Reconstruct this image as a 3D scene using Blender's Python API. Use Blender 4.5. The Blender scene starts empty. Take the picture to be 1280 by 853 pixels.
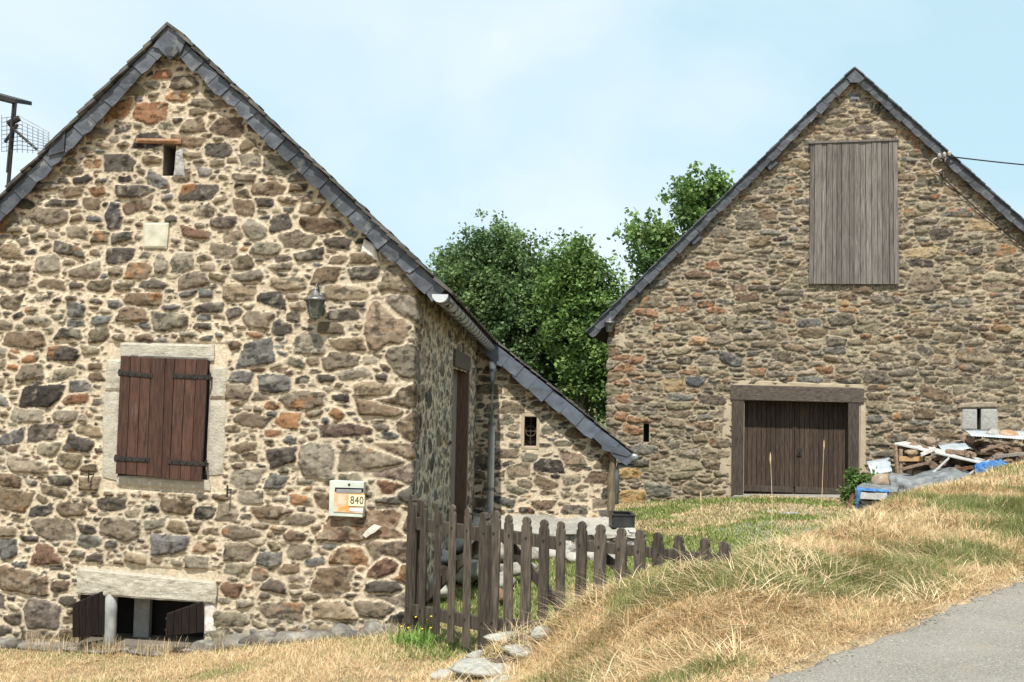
import bpy, math, random
import numpy as np
from mathutils import Vector, Matrix

S = bpy.context.scene
COL = S.collection
R = math.radians

# ------------------------------------------------------------------ camera
F = 1400.0                      # focal length in photo pixels (1280 wide)
EYE = np.array([0.0, 0.0, 2.5])
PITCH, ROLL = math.atan(74 / F), 0.020
fw = np.array([0, math.cos(PITCH), math.sin(PITCH)])
up0 = np.array([0, -math.sin(PITCH), math.cos(PITCH)])
rt0 = np.array([1.0, 0, 0])
UP = up0 * math.cos(ROLL) - rt0 * math.sin(ROLL)
RT = rt0 * math.cos(ROLL) + up0 * math.sin(ROLL)
cam_d = bpy.data.cameras.new('camera')
cam_d.sensor_fit = 'HORIZONTAL'; cam_d.sensor_width = 36; cam_d.lens = 36 * F / 1280
cam_d.clip_start = 0.1; cam_d.clip_end = 3000
cam = bpy.data.objects.new('camera', cam_d); COL.objects.link(cam)
m = Matrix.Identity(4)
for i in range(3):
    m[i][0] = RT[i]; m[i][1] = UP[i]; m[i][2] = -fw[i]; m[i][3] = EYE[i]
cam.matrix_world = m
S.camera = cam

# ------------------------------------------------------------------ light
SUN_EL, SUN_TRAVEL = 58.0, 6.0          # elevation; heading of the light, degrees from +Y towards +X
sun_d = bpy.data.lights.new('sun', 'SUN'); sun_d.energy = 4.8; sun_d.angle = R(0.55); sun_d.color = (1, .955, .88)
sun = bpy.data.objects.new('sun', sun_d); COL.objects.link(sun)
trav = Vector((math.sin(R(SUN_TRAVEL)) * math.cos(R(SUN_EL)), math.cos(R(SUN_TRAVEL)) * math.cos(R(SUN_EL)), -math.sin(R(SUN_EL))))
sun.rotation_euler = trav.to_track_quat('-Z', 'Y').to_euler()
sun.location = (-5, -10, 25)
W = bpy.data.worlds.new('World'); S.world = W; W.use_nodes = True
nt = W.node_tree; nt.nodes.clear()
def N(t, typ, **kw):
    n = t.nodes.new(typ)
    for k, v in kw.items():
        if k in n.inputs: n.inputs[k].default_value = v
        else: setattr(n, k, v)
    return n
sky = N(nt, 'ShaderNodeTexSky'); sky.sky_type = 'NISHITA'; sky.sun_disc = False
sky.sun_elevation = R(SUN_EL); sky.sun_rotation = R(180 + SUN_TRAVEL)
sky.air_density = 1.0; sky.dust_density = 2.0; sky.ozone_density = 1.0; sky.altitude = 600
tc = N(nt, 'ShaderNodeTexCoord')
mp = N(nt, 'ShaderNodeMapping'); mp.inputs['Scale'].default_value = (1.0, 1.0, 2.2); mp.inputs['Location'].default_value = (.35, .2, .1)
nz = N(nt, 'ShaderNodeTexNoise', Scale=1.7, Detail=5.0, Roughness=.5, Distortion=.35)
cr = N(nt, 'ShaderNodeValToRGB'); cr.color_ramp.elements[0].position = .40; cr.color_ramp.elements[1].position = .60
cr.color_ramp.elements[0].color = (0, 0, 0, 1); cr.color_ramp.elements[1].color = (1, 1, 1, 1)
mx = N(nt, 'ShaderNodeMixRGB'); mx.inputs['Color2'].default_value = (7.3, 8.3, 9.0, 1)
bg = N(nt, 'ShaderNodeBackground', Strength=.10)
wo = N(nt, 'ShaderNodeOutputWorld')
L = nt.links.new
L(tc.outputs['Generated'], mp.inputs['Vector']); L(mp.outputs[0], nz.inputs['Vector']); L(nz.outputs['Fac'], cr.inputs[0])
mx.inputs['Color1'].default_value = (4.9, 7.0, 7.9, 1); mx2 = N(nt, 'ShaderNodeMixRGB'); mx2.inputs['Fac'].default_value = .85
L(cr.outputs[0], mx.inputs['Fac']); L(sky.outputs[0], mx2.inputs['Color1']); L(mx.outputs[0], mx2.inputs['Color2']); L(mx2.outputs[0], bg.inputs['Color']); L(bg.outputs[0], wo.inputs[0])
S.view_settings.view_transform = 'Standard'; S.view_settings.look = 'None'
S.view_settings.exposure = 0.38; S.view_settings.gamma = 1; S.view_settings.use_curve_mapping = False

# ------------------------------------------------------------------ helpers
def ray(px, py):
    d = fw * F + RT * (px - 640) - UP * (py - 426.5)
    return d / np.linalg.norm(d)
def at(px, py, Y):
    """point of the scene seen at a photo pixel at distance Y"""
    d = ray(px, py); return EYE + d * ((Y - EYE[1]) / d[1])

class Noise:
    def __init__(s, seed): s.g = np.random.default_rng(seed).random((256, 256))
    def v(s, x, y):
        xi = np.floor(x).astype(int); yi = np.floor(y).astype(int); fx = x - xi; fy = y - yi
        fx = fx * fx * (3 - 2 * fx); fy = fy * fy * (3 - 2 * fy); g = s.g
        a = g[xi & 255, yi & 255]; b = g[(xi + 1) & 255, yi & 255]; c = g[xi & 255, (yi + 1) & 255]; d = g[(xi + 1) & 255, (yi + 1) & 255]
        return (a * (1 - fx) + b * fx) * (1 - fy) + (c * (1 - fx) + d * fx) * fy
    def f(s, x, y, o=4, r=.5):
        t = 0; a = 1; n = 0
        for i in range(o): t = t + a * s.v(x * 2 ** i + 17.3 * i, y * 2 ** i + 9.1 * i); n += a; a *= r
        return t / n
def sstep(a, b, x):
    t = np.clip((x - a) / (b - a), 0, 1); return t * t * (3 - 2 * t)

class Wall:
    """vertical plane: origin in plan, unit direction d (to the right in the photo), outward normal n towards the camera"""
    def __init__(s, o, d):
        s.o = np.array([o[0], o[1], 0.0]); dd = np.array([d[0], d[1], 0.0]); s.d = dd / np.linalg.norm(dd)
        s.n = np.array([s.d[1], -s.d[0], 0.0])
    def P(s, u, z, off=0.0): return s.o + s.d * u + s.n * off + np.array([0, 0, z])
    def uz(s, px, py, off=0.0):
        d = ray(px, py); o = s.o + s.n * off
        t = np.dot(o - EYE, s.n) / np.dot(d, s.n); p = EYE + d * t
        return np.array([np.dot(p - s.o, s.d), p[2]])
    def poly(s, pts, off=0.0): return [s.uz(x, y, off) for x, y in pts]

class MB:
    def __init__(s): s.v = []; s.f = []
    def add(s, vs, fs):
        b = len(s.v); s.v += [tuple(map(float, p)) for p in vs]; s.f += [tuple(b + i for i in f) for f in fs]; return s
    def hexa(s, p):   # 8 points: bottom ring 0-3, top ring 4-7
        return s.add(p, [(3, 2, 1, 0), (4, 5, 6, 7), (0, 1, 5, 4), (1, 2, 6, 5), (2, 3, 7, 6), (3, 0, 4, 7)])
    def box(s, c, ax, ay, az):
        c = np.array(c, float); ax, ay, az = (np.array(a, float) for a in (ax, ay, az))
        return s.hexa([c - ax - ay - az, c + ax - ay - az, c + ax + ay - az, c - ax + ay - az, c - ax - ay + az, c + ax - ay + az, c + ax + ay + az, c - ax + ay + az])
    def prism(s, pts, ext):
        pts = [np.array(p, float) for p in pts]; e = np.array(ext, float); n = len(pts)
        return s.add(pts + [p + e for p in pts], [tuple(range(n - 1, -1, -1)), tuple(range(n, 2 * n))] + [(i, (i + 1) % n, (i + 1) % n + n, i + n) for i in range(n)])
    def wprism(s, w, uz, o0, o1):
        return s.prism([w.P(u, z, o0) for u, z in uz], w.n * (o1 - o0))
    def wbox(s, w, u0, u1, z0, z1, o0, o1): return s.wprism(w, [(u0, z0), (u1, z0), (u1, z1), (u0, z1)], o0, o1)
    def tube(s, pts, r, n=8, cap=True):
        pts = [np.array(p, float) for p in pts]; rs = r if isinstance(r, (list, tuple)) else [r] * len(pts); vs = []; fs = []
        ref = np.array([0, 0, 1.0])
        for i, p in enumerate(pts):
            t = pts[min(i + 1, len(pts) - 1)] - pts[max(i - 1, 0)]; t = t / (np.linalg.norm(t) + 1e-9)
            a = np.cross(t, ref)
            if np.linalg.norm(a) < .15: a = np.cross(t, np.array([0, 1.0, 0]))
            a /= np.linalg.norm(a); b = np.cross(t, a)
            for k in range(n):
                w = 2 * math.pi * k / n; vs.append(p + (a * math.cos(w) + b * math.sin(w)) * rs[i])
        for i in range(len(pts) - 1):
            for k in range(n): fs.append((i * n + k, i * n + (k + 1) % n, (i + 1) * n + (k + 1) % n, (i + 1) * n + k))
        if cap: fs.append(tuple(range(n - 1, -1, -1))); fs.append(tuple(range((len(pts) - 1) * n, len(pts) * n)))
        return s.add(vs, fs)
    def lathe(s, c, prof, n=16, rot=0.0):
        vs = []; fs = []; c = np.array(c, float)
        for r, z in prof:
            for k in range(n):
                w = 2 * math.pi * k / n + rot; vs.append(c + np.array([r * math.cos(w), r * math.sin(w), z]))
        for i in range(len(prof) - 1):
            for k in range(n): fs.append((i * n + k, i * n + (k + 1) % n, (i + 1) * n + (k + 1) % n, (i + 1) * n + k))
        fs.append(tuple(range(n - 1, -1, -1))); fs.append(tuple(range((len(prof) - 1) * n, len(prof) * n)))
        return s.add(vs, fs)
    def pieces(s):
        par = list(range(len(s.v)))
        def fd(i):
            while par[i] != i: par[i] = par[par[i]]; i = par[i]
            return i
        for f in s.f:
            for i in f[1:]: par[fd(i)] = fd(f[0])
        groups = {}
        for f in s.f: groups.setdefault(fd(f[0]), []).append(f)
        out = []
        for fs in groups.values():
            m_ = MB(); mp_ = {}
            for f in fs:
                for i in f:
                    if i not in mp_: mp_[i] = len(m_.v); m_.v.append(s.v[i])
                m_.f.append(tuple(mp_[i] for i in f))
            out.append(m_)
        return out
    def split(s, name, mat, parent=None, **kw): return [p.build(name, mat, parent, **kw) for p in s.pieces()]
    def build(s, name, mat, parent=None, bevel=0, smooth=False, origin=None):
        v = np.array(s.v)
        if parent is not None: o = np.array(parent.get('_o', (0, 0, 0)))
        elif origin is not None: o = np.array(origin, float)
        else: o = np.array([(v[:, 0].min() + v[:, 0].max()) / 2, (v[:, 1].min() + v[:, 1].max()) / 2, v[:, 2].min()])
        me = bpy.data.meshes.new(name); me.from_pydata((v - o).tolist(), [], s.f)
        me.materials.append(mat)
        if smooth: me.shade_smooth()
        ob = bpy.data.objects.new(name, me); COL.objects.link(ob)
        ob['_o'] = tuple(float(a) for a in o)
        if parent is not None: ob.parent = parent
        else: ob.location = o
        if bevel:
            b = ob.modifiers.new('bevel', 'BEVEL'); b.width = bevel; b.segments = 2; b.limit_method = 'ANGLE'; b.angle_limit = R(40)
        return ob

def fast_mesh(name, mat, V, Fq, parent=None, attrs=None, smooth=True, origin=None):
    """V (n,3), Fq (m,k) constant k"""
    o = np.array(parent['_o']) if parent is not None else np.array(origin if origin is not None else (0, 0, 0), float)
    me = bpy.data.meshes.new(name); V = (V - o).astype(np.float32); k = Fq.shape[1]
    me.vertices.add(len(V)); me.vertices.foreach_set('co', V.ravel())
    me.loops.add(Fq.size); me.loops.foreach_set('vertex_index', Fq.astype(np.int32).ravel())
    me.polygons.add(len(Fq)); me.polygons.foreach_set('loop_start', np.arange(0, Fq.size, k, dtype=np.int32))
    me.polygons.foreach_set('loop_total', np.full(len(Fq), k, dtype=np.int32))
    if attrs:
        for an, arr in attrs.items():
            if arr.ndim == 2:
                a = me.attributes.new(an, 'FLOAT_COLOR', 'POINT'); c = np.ones((len(V), 4), np.float32); c[:, :3] = arr; a.data.foreach_set('color', c.ravel())
            else:
                a = me.attributes.new(an, 'FLOAT', 'POINT'); a.data.foreach_set('value', arr.astype(np.float32))
    me.update(calc_edges=True); me.validate()
    if smooth: me.shade_smooth()
    me.materials.append(mat)
    ob = bpy.data.objects.new(name, me); COL.objects.link(ob); ob['_o'] = tuple(float(a) for a in o)
    if parent is not None: ob.parent = parent
    else: ob.location = o
    return ob

def thing(name, label, cat, loc, group=None):
    o = bpy.data.objects.new(name, None); COL.objects.link(o); o.empty_display_size = .2
    o.location = [float(a) for a in loc]; o['_o'] = tuple(float(a) for a in loc); o['label'] = label; o['category'] = cat
    if group: o['group'] = group
    return o
def tag(o, label=None, cat=None, group=None, kind=None):
    if label: o['label'] = label
    if cat: o['category'] = cat
    if group: o['group'] = group
    if kind: o['kind'] = kind
    return o

# ------------------------------------------------------------------ materials
def mat(name, col, rough=.8, c2=None, scale=8, detail=6, bump=0.0, bscale=None, metal=0, stretch=(1, 1, 1), island=0.0, contrast=(.35, .65), spec=.3, extra=None, transl=0.0, coord='Object'):
    m_ = bpy.data.materials.new(name); m_.use_nodes = True; t = m_.node_tree; t.nodes.clear(); l = t.links.new
    out = N(t, 'ShaderNodeOutputMaterial'); b = N(t, 'ShaderNodeBsdfPrincipled', Roughness=rough, Metallic=metal)
    b.inputs['Specular IOR Level'].default_value = spec
    tc_ = N(t, 'ShaderNodeTexCoord'); mp_ = N(t, 'ShaderNodeMapping'); mp_.inputs['Scale'].default_value = stretch
    l(tc_.outputs[coord], mp_.inputs[0])
    n = N(t, 'ShaderNodeTexNoise', Scale=scale, Detail=detail, Roughness=.6); l(mp_.outputs[0], n.inputs['Vector'])
    r = N(t, 'ShaderNodeValToRGB'); r.color_ramp.elements[0].position = contrast[0]; r.color_ramp.elements[1].position = contrast[1]
    r.color_ramp.elements[0].color = (*col, 1); r.color_ramp.elements[1].color = (*(c2 or col), 1)
    l(n.outputs['Fac'], r.inputs[0]); c = r.outputs[0]
    if extra:    # patches of another colour: (colour, scale, lo, hi)
        for k, (ec, es, lo, hi) in enumerate(extra):
            n2 = N(t, 'ShaderNodeTexNoise', Scale=es, Detail=7.0, Roughness=.65); 
            mp2 = N(t, 'ShaderNodeMapping'); mp2.inputs['Location'].default_value = (3.1 + k * 5, 1.7 * k, 2.2); mp2.inputs['Scale'].default_value = stretch
            l(tc_.outputs[coord], mp2.inputs[0]); l(mp2.outputs[0], n2.inputs['Vector'])
            mr = N(t, 'ShaderNodeMapRange'); mr.inputs[1].default_value = lo; mr.inputs[2].default_value = hi; l(n2.outputs['Fac'], mr.inputs[0])
            x = N(t, 'ShaderNodeMixRGB'); l(mr.outputs[0], x.inputs[0]); l(c, x.inputs[1]); x.inputs[2].default_value = (*ec, 1); c = x.outputs[0]
    if island:
        g = N(t, 'ShaderNodeNewGeometry'); mr = N(t, 'ShaderNodeMapRange'); mr.inputs[3].default_value = 1 - island; mr.inputs[4].default_value = 1 + island
        l(g.outputs['Random Per Island'], mr.inputs[0])
        x = N(t, 'ShaderNodeVectorMath', operation='SCALE'); l(c, x.inputs[0]); l(mr.outputs[0], x.inputs['Scale']); c = x.outputs[0]
    l(c, b.inputs['Base Color'])
    if bump:
        bn = N(t, 'ShaderNodeTexNoise', Scale=bscale or scale * 3, Detail=6.0, Roughness=.65); l(mp_.outputs[0], bn.inputs['Vector'])
        bp = N(t, 'ShaderNodeBump', Strength=1.0, Distance=bump); l(bn.outputs['Fac'], bp.inputs['Height']); l(bp.outputs[0], b.inputs['Normal'])
    if transl:
        tr = N(t, 'ShaderNodeBsdfTranslucent'); l(c, tr.inputs[0]); ms = N(t, 'ShaderNodeMixShader', Fac=transl)
        l(b.outputs[0], ms.inputs[1]); l(tr.outputs[0], ms.inputs[2]); l(ms.outputs[0], out.inputs[0])
    else: l(b.outputs[0], out.inputs[0])
    return m_

def vcol_mat(name, rough=.85, transl=0.0, spec=.2, noise=0.0, nscale=40, bump=0.0, island=0.0):
    m_ = bpy.data.materials.new(name); m_.use_nodes = True; t = m_.node_tree; t.nodes.clear(); l = t.links.new
    out = N(t, 'ShaderNodeOutputMaterial'); b = N(t, 'ShaderNodeBsdfPrincipled', Roughness=rough); b.inputs['Specular IOR Level'].default_value = spec
    a = N(t, 'ShaderNodeAttribute'); a.attribute_name = 'Col'; c = a.outputs['Color']
    tc_ = N(t, 'ShaderNodeTexCoord')
    if noise:
        n = N(t, 'ShaderNodeTexNoise', Scale=nscale, Detail=8.0, Roughness=.72); l(tc_.outputs['Object'], n.inputs['Vector'])
        mr = N(t, 'ShaderNodeMapRange'); mr.inputs[1].default_value = .3; mr.inputs[2].default_value = .7; mr.inputs[3].default_value = 1 - noise; mr.inputs[4].default_value = 1 + noise
        l(n.outputs['Fac'], mr.inputs[0]); x = N(t, 'ShaderNodeVectorMath', operation='SCALE'); l(c, x.inputs[0]); l(mr.outputs[0], x.inputs['Scale']); c = x.outputs[0]
    if bump:
        bn = N(t, 'ShaderNodeTexNoise', Scale=nscale * 1.5, Detail=8.0, Roughness=.7); l(tc_.outputs['Object'], bn.inputs['Vector'])
        bp = N(t, 'ShaderNodeBump', Strength=1.0, Distance=bump); l(bn.outputs['Fac'], bp.inputs['Height']); l(bp.outputs[0], b.inputs['Normal'])
    l(c, b.inputs['Base Color'])
    if transl:
        tr = N(t, 'ShaderNodeBsdfTranslucent'); l(c, tr.inputs[0]); ms = N(t, 'ShaderNodeMixShader', Fac=transl)
        l(b.outputs[0], ms.inputs[1]); l(tr.outputs[0], ms.inputs[2]); l(ms.outputs[0], out.inputs[0])
    else: l(b.outputs[0], out.inputs[0])
    return m_

M_wall = vcol_mat('rubble_masonry', .92, noise=.38, nscale=26, bump=.012)
M_grass = vcol_mat('grass_blades', .7, transl=.3)
M_leaf = vcol_mat('leaves', .5, transl=.35, spec=.35)
M_rock = vcol_mat('rock', .9, noise=.35, nscale=22, bump=.012)
M_slate = mat('slate', (.045, .051, .062), .5, (.092, .101, .117), 7, bump=.005, island=.38, spec=.4, extra=[((.22, .21, .18), 9, .56, .72), ((.05, .05, .052), 4, .55, .7)])
M_slate_old = mat('weathered_slate', (.05, .047, .043), .8, (.12, .112, .10), 5, bump=.006, island=.35, extra=[((.23, .2, .13), 6, .58, .75)])
M_slate_barn = mat('barn_slate', (.045, .05, .058), .6, (.10, .105, .115), 6, bump=.004, island=.3, extra=[((.2, .19, .17), 4, .66, .75)])
M_shutter = mat('brown_stained_wood', (.036, .018, .013), .6, (.085, .040, .027), 9, stretch=(6, 6, .7), bump=.002, island=.3, extra=[((.13, .085, .065), 5, .60, .74), ((.018, .012, .010), 4, .60, .70)])
M_greywood = mat('weathered_grey_wood', (.15, .125, .105), .88, (.33, .295, .26), 7, stretch=(7, 7, .6), bump=.003, bscale=22, island=.22, extra=[((.09, .065, .05), 5, .58, .72)])
M_fence = mat('fence_wood', (.036, .028, .021), .85, (.115, .094, .074), 9, stretch=(5, 5, .6), bump=.004, bscale=22, island=.3, extra=[((.22, .19, .165), 6, .6, .75)])
M_oak = mat('old_oak_beam', (.045, .033, .027), .85, (.13, .105, .085), 8, stretch=(.6, 5, 6), bump=.006, bscale=20, extra=[((.27, .235, .2), 7, .6, .72)])
M_oakv = mat('old_oak_post', (.035, .026, .021), .85, (.095, .075, .06), 8, stretch=(6, 6, .6), bump=.005, bscale=20, island=.1)
M_door = mat('barn_door_wood', (.028, .019, .014), .8, (.08, .053, .038), 8, stretch=(9, 9, .5), bump=.003, island=.3, extra=[((.16, .105, .07), 6, .57, .72)])
M_sidedoor = mat('side_door_wood', (.09, .05, .034), .7, (.16, .095, .066), 8, stretch=(6, 6, .6), bump=.002)
M_granite = mat('pale_granite', (.38, .345, .275), .9, (.49, .45, .37), 14, bump=.012, bscale=45, extra=[((.30, .29, .26), 30, .55, .7)])
M_granite2 = mat('grey_granite', (.27, .26, .24), .9, (.42, .41, .38), 30, bump=.010, bscale=50)
M_zinc = mat('zinc', (.30, .31, .32), .45, (.42, .43, .44), 4, metal=.6, stretch=(1, 1, 1), bump=.001)
M_zincdark = mat('dark_zinc', (.12, .13, .14), .5, (.22, .23, .24), 4, metal=.5)
M_pipe = mat('grey_painted_pipe', (.42, .43, .43), .5, (.52, .53, .52), 5)
M_iron = mat('black_iron', (.02, .02, .02), .6, (.05, .042, .036), 30, metal=.3, bump=.001)
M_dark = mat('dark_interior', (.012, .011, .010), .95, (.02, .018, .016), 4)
M_inner = mat('rough_inner_wall', (.14, .12, .10), .95, (.20, .17, .14), 4, bump=.01)
M_concrete = mat('concrete', (.22, .23, .22), .9, (.36, .36, .34), 10, bump=.004, bscale=60)
M_plaster = mat('lime_plaster', (.38, .31, .215), .95, (.46, .38, .27), 6, bump=.008, bscale=30)
M_whitestone = mat('white_stone', (.5, .46, .40), .9, (.72, .68, .62), 8, bump=.006)
M_box = mat('mailbox_paint', (.50, .52, .42), .45, (.62, .62, .50), 3, extra=[((.62, .30, .10), 5.5, .40, .58)])
M_boxtop = mat('mailbox_rim', (.44, .48, .42), .4, (.58, .62, .54), 6)
M_plate = mat('number_plate', (.72, .64, .42), .5, (.78, .70, .48), 10)
M_num = mat('number_paint', (.035, .03, .03), .6)
M_slip = mat('paper_slip', (.62, .62, .68), .7, (.55, .55, .66), 120)
M_glass = mat('lamp_glass', (.04, .05, .04), .12, (.09, .11, .09), 10, spec=.8)
M_silver = mat('painted_silver_metal', (.09, .09, .085), .45, (.26, .26, .245), 25, metal=.5)
M_asphalt = mat('asphalt', (.20, .183, .150), .95, (.26, .238, .20), 1.6, 9, bump=.008, bscale=90, extra=[((.36, .34, .30), 75, .50, .62), ((.07, .07, .065), 95, .56, .64), ((.28, .24, .18), 3, .60, .72)])
M_flag = mat('flagstone', (.22, .21, .185), .9, (.34, .32, .28), 6, bump=.01, bscale=30, extra=[((.42, .40, .36), 12, .55, .7)])
M_brick = mat('broken_tile', (.25, .07, .04), .9, (.38, .15, .09), 14, bump=.008, island=.3)
M_tin = mat('corrugated_tin', (.36, .41, .45), .5, (.52, .56, .59), 7, metal=.15, bump=.001, extra=[((.35, .30, .26), 8, .62, .72)])
M_board = mat('pale_board', (.38, .37, .355), .6, (.54, .53, .51), 8, bump=.001, extra=[((.22, .2, .18), 12, .6, .7)])
M_bluetarp = mat('blue_tarp', (.02, .10, .30), .55, (.09, .24, .48), 8, bump=.02, bscale=9)
M_greytarp = mat('grey_tarp', (.11, .125, .13), .5, (.24, .255, .26), 5, bump=.03, bscale=8, extra=[((.4, .42, .42), 9, .62, .75)])
M_log = mat('split_log', (.17, .11, .075), .9, (.36, .26, .18), 14, bump=.01, island=.4, extra=[((.38, .27, .17), 10, .58, .7)])
M_rust = mat('rusty_board', (.08, .035, .02), .85, (.19, .09, .055), 8, bump=.003)
M_timber = mat('yellow_timber', (.34, .2, .09), .8, (.5, .33, .17), 9, stretch=(1, 6, 6))
M_bark = mat('bark', (.07, .055, .04), .95, (.14, .12, .09), 6, stretch=(3, 3, .7), bump=.02)
M_cable = mat('black_cable', (.02, .02, .02), .6)
M_cer = mat('insulator', (.30, .27, .23), .5, (.42, .38, .33), 6)

# ------------------------------------------------------------------ terrain
YARD = .22
CREST = np.array([(-2.2, -6, .9), (-1.4, 0, .85), (-.95, 4, .66), (-.65, 6.6, .44), (-.25, 8.2, .38), (.18, 8.85, .64), (.74, 8.62, 1.03), (1.12, 8.42, 1.23), (1.55, 8.1, 1.33),
                  (2.05, 8.8, 1.36), (3.15, 10.5, 1.34), (4.7, 13, 1.48), (7.8, 17, 1.66), (14, 25, 1.9), (40, 60, 2.4)])
RDIR = np.array([.67, .742]); RDIR /= np.linalg.norm(RDIR); RP = np.array([1.26, 5.72]); RN = np.array([-RDIR[1], RDIR[0]])   # RN points to the verge
TN = Noise(5)
def road_z(x, y): return .9 + .035 * np.clip(y, -40, 60)
def edge_d(x, y):   # distance from the road edge, positive on the verge
    t = (x - RP[0]) * RDIR[0] + (y - RP[1]) * RDIR[1]
    return (x - RP[0]) * RN[0] + (y - RP[1]) * RN[1] + .10 * (TN.f(t * 1.1 + 40, t * 0 + 3.3, 4) - .5)
def crest_d(x, y):
    best = np.full(np.shape(x), 1e9); sg = np.zeros(np.shape(x)); wz = np.zeros(np.shape(x)); ws = np.zeros(np.shape(x))
    for i in range(len(CREST) - 1):
        a = CREST[i]; b = CREST[i + 1]; dx, dy = b[0] - a[0], b[1] - a[1]; L2 = dx * dx + dy * dy
        t = np.clip(((x - a[0]) * dx + (y - a[1]) * dy) / L2, 0, 1)
        ex = x - a[0] - t * dx; ey = y - a[1] - t * dy; d = np.hypot(ex, ey); cr_ = dx * (y - a[1]) - dy * (x - a[0])
        k = d < best - 1e-6; best = np.where(k, d, best); sg = np.where(k, np.where(cr_ > 0, -1, 1), sg)
        w = min(math.sqrt(L2), 3) / (d * d + .012) ** 1.5; wz = wz + w * (a[2] + t * (b[2] - a[2])); ws = ws + w
    return best * sg, wz / ws            # positive: road side
def yard_z(x, y):
    z = YARD + 0 * x
    z = z - .095 * np.clip(6.3 - x, 0, 4.5) * sstep(14, 25, y)
    z = z - .13 * np.clip(-1.1 - x, 0, 2.4) * (1 - sstep(12.5, 15, y))
    return z + .05 * (TN.f(x * .9, y * .9, 3) - .5)
def ground(x, y):
    x = np.asarray(x, float); y = np.asarray(y, float)
    dc, zc = crest_d(x, y); dr = edge_d(x, y); zr = road_z(x, y); yz = yard_z(x, y)
    w = 1.0 + .8 * sstep(9, 14, y) + 2.2 * sstep(14, 24, y)
    k = 1 - sstep(0, 1, -dc / w)
    zl = yz + (zc - yz) * k
    drp = np.maximum(dr, 0); t = np.clip(dc / (np.maximum(dc, 0) + drp + 1e-6), 0, 1)
    s = t * t * (3 - 2 * t) * .45 + t * .55
    zb = zc * (1 - s) + zr * s + .06 * (TN.f(x * 1.7 + 9, y * 1.7, 4) - .5) * np.minimum(1, 4 * t * (1 - t))
    z = np.where(dc < 0, zl, zb)
    z = np.where((dr < 0) & (dc > -.0), zr - .05 * sstep(0, .25, -dr), z)
    z = np.where(y > 60, np.minimum(z, 2.6), z)
    return z + .012 * (TN.f(x * 7, y * 7, 3) - .5)
def gz(x, y): return float(ground(np.array([x]), np.array([y]))[0])

def build_ground():
    def axis(segs):
        out = []
        for a, b, st in segs: out.append(np.arange(a, b, st))
        return np.concatenate(out)
    xs = axis([(-400, -40, 30), (-40, -9, 2), (-9, -1.2, .12), (-1.2, 5, .06), (5, 10, .12), (10, 40, 1.5), (40, 401, 30)])
    ys = axis([(-200, -20, 30), (-20, 3, 1), (3, 11, .06), (11, 30, .15), (30, 60, 3), (60, 601, 30)])
    X, Y = np.meshgrid(xs, ys); Z = ground(X, Y)
    V = np.stack([X, Y, Z], -1).reshape(-1, 3); nx = len(xs); ny = len(ys)
    i = np.arange(nx * ny).reshape(ny, nx); Fq = np.stack([i[:-1, :-1], i[:-1, 1:], i[1:, 1:], i[1:, :-1]], -1).reshape(-1, 4)
    dc, _ = crest_d(X, Y)
    n = TN.f(X * 2.3, Y * 2.3, 4)
    dry = np.array([.40, .30, .18]); green = np.array([.10, .125, .035]); soil = np.array([.24, .175, .11])
    gr = np.where(dc > -.4, 0.0, sstep(10.2, 12.0, Y)); gr = gr * sstep(.35, .5, TN.f(X * .8 + 3, Y * .8, 3) + .08)
    c = dry[None, None] * (1 - gr[..., None]) + green * gr[..., None]
    k = sstep(.5, .62, n)[..., None]; c = c * (1 - .6 * k) + soil * .6 * k
    o = fast_mesh('ground', vcol_mat('dry_ground', .95, noise=.3, nscale=9, bump=.02), V, Fq, attrs={'Col': c.reshape(-1, 3)})
    tag(o, kind='structure')
build_ground()

def build_road():
    ts = np.concatenate([np.arange(-30, 0, 1), np.arange(0, 9, .08), np.arange(9, 60, 1.0)]); ss = np.concatenate([[0, .03, .08, .16, .3], np.arange(.5, 4.6, .4)])
    T, Sx = np.meshgrid(ts, ss)
    # the broken edge of the tarmac follows the same wobble as the verge
    wob = .10 * (TN.f(T * 1.1 + 40, T * 0 + 3.3, 4) - .5)
    fine = .16 * (TN.f(T * 5 + 4, T * 0 + 7.7, 4) - .5)
    off = -Sx - (wob - fine) * np.exp(-Sx * 2)
    X = RP[0] + RDIR[0] * T + RN[0] * off; Y = RP[1] + RDIR[1] * T + RN[1] * off
    Z = road_z(X, Y) + .012 - .03 * np.exp(-Sx * 30)
    V = np.stack([X, Y, Z], -1).reshape(-1, 3); ny, nx = T.shape; i = np.arange(nx * ny).reshape(ny, nx)
    Fq = np.stack([i[:-1, :-1], i[1:, :-1], i[1:, 1:], i[:-1, 1:]], -1).reshape(-1, 4)
    tag(fast_mesh('road', M_asphalt, V, Fq), kind='structure')
build_road()

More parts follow.
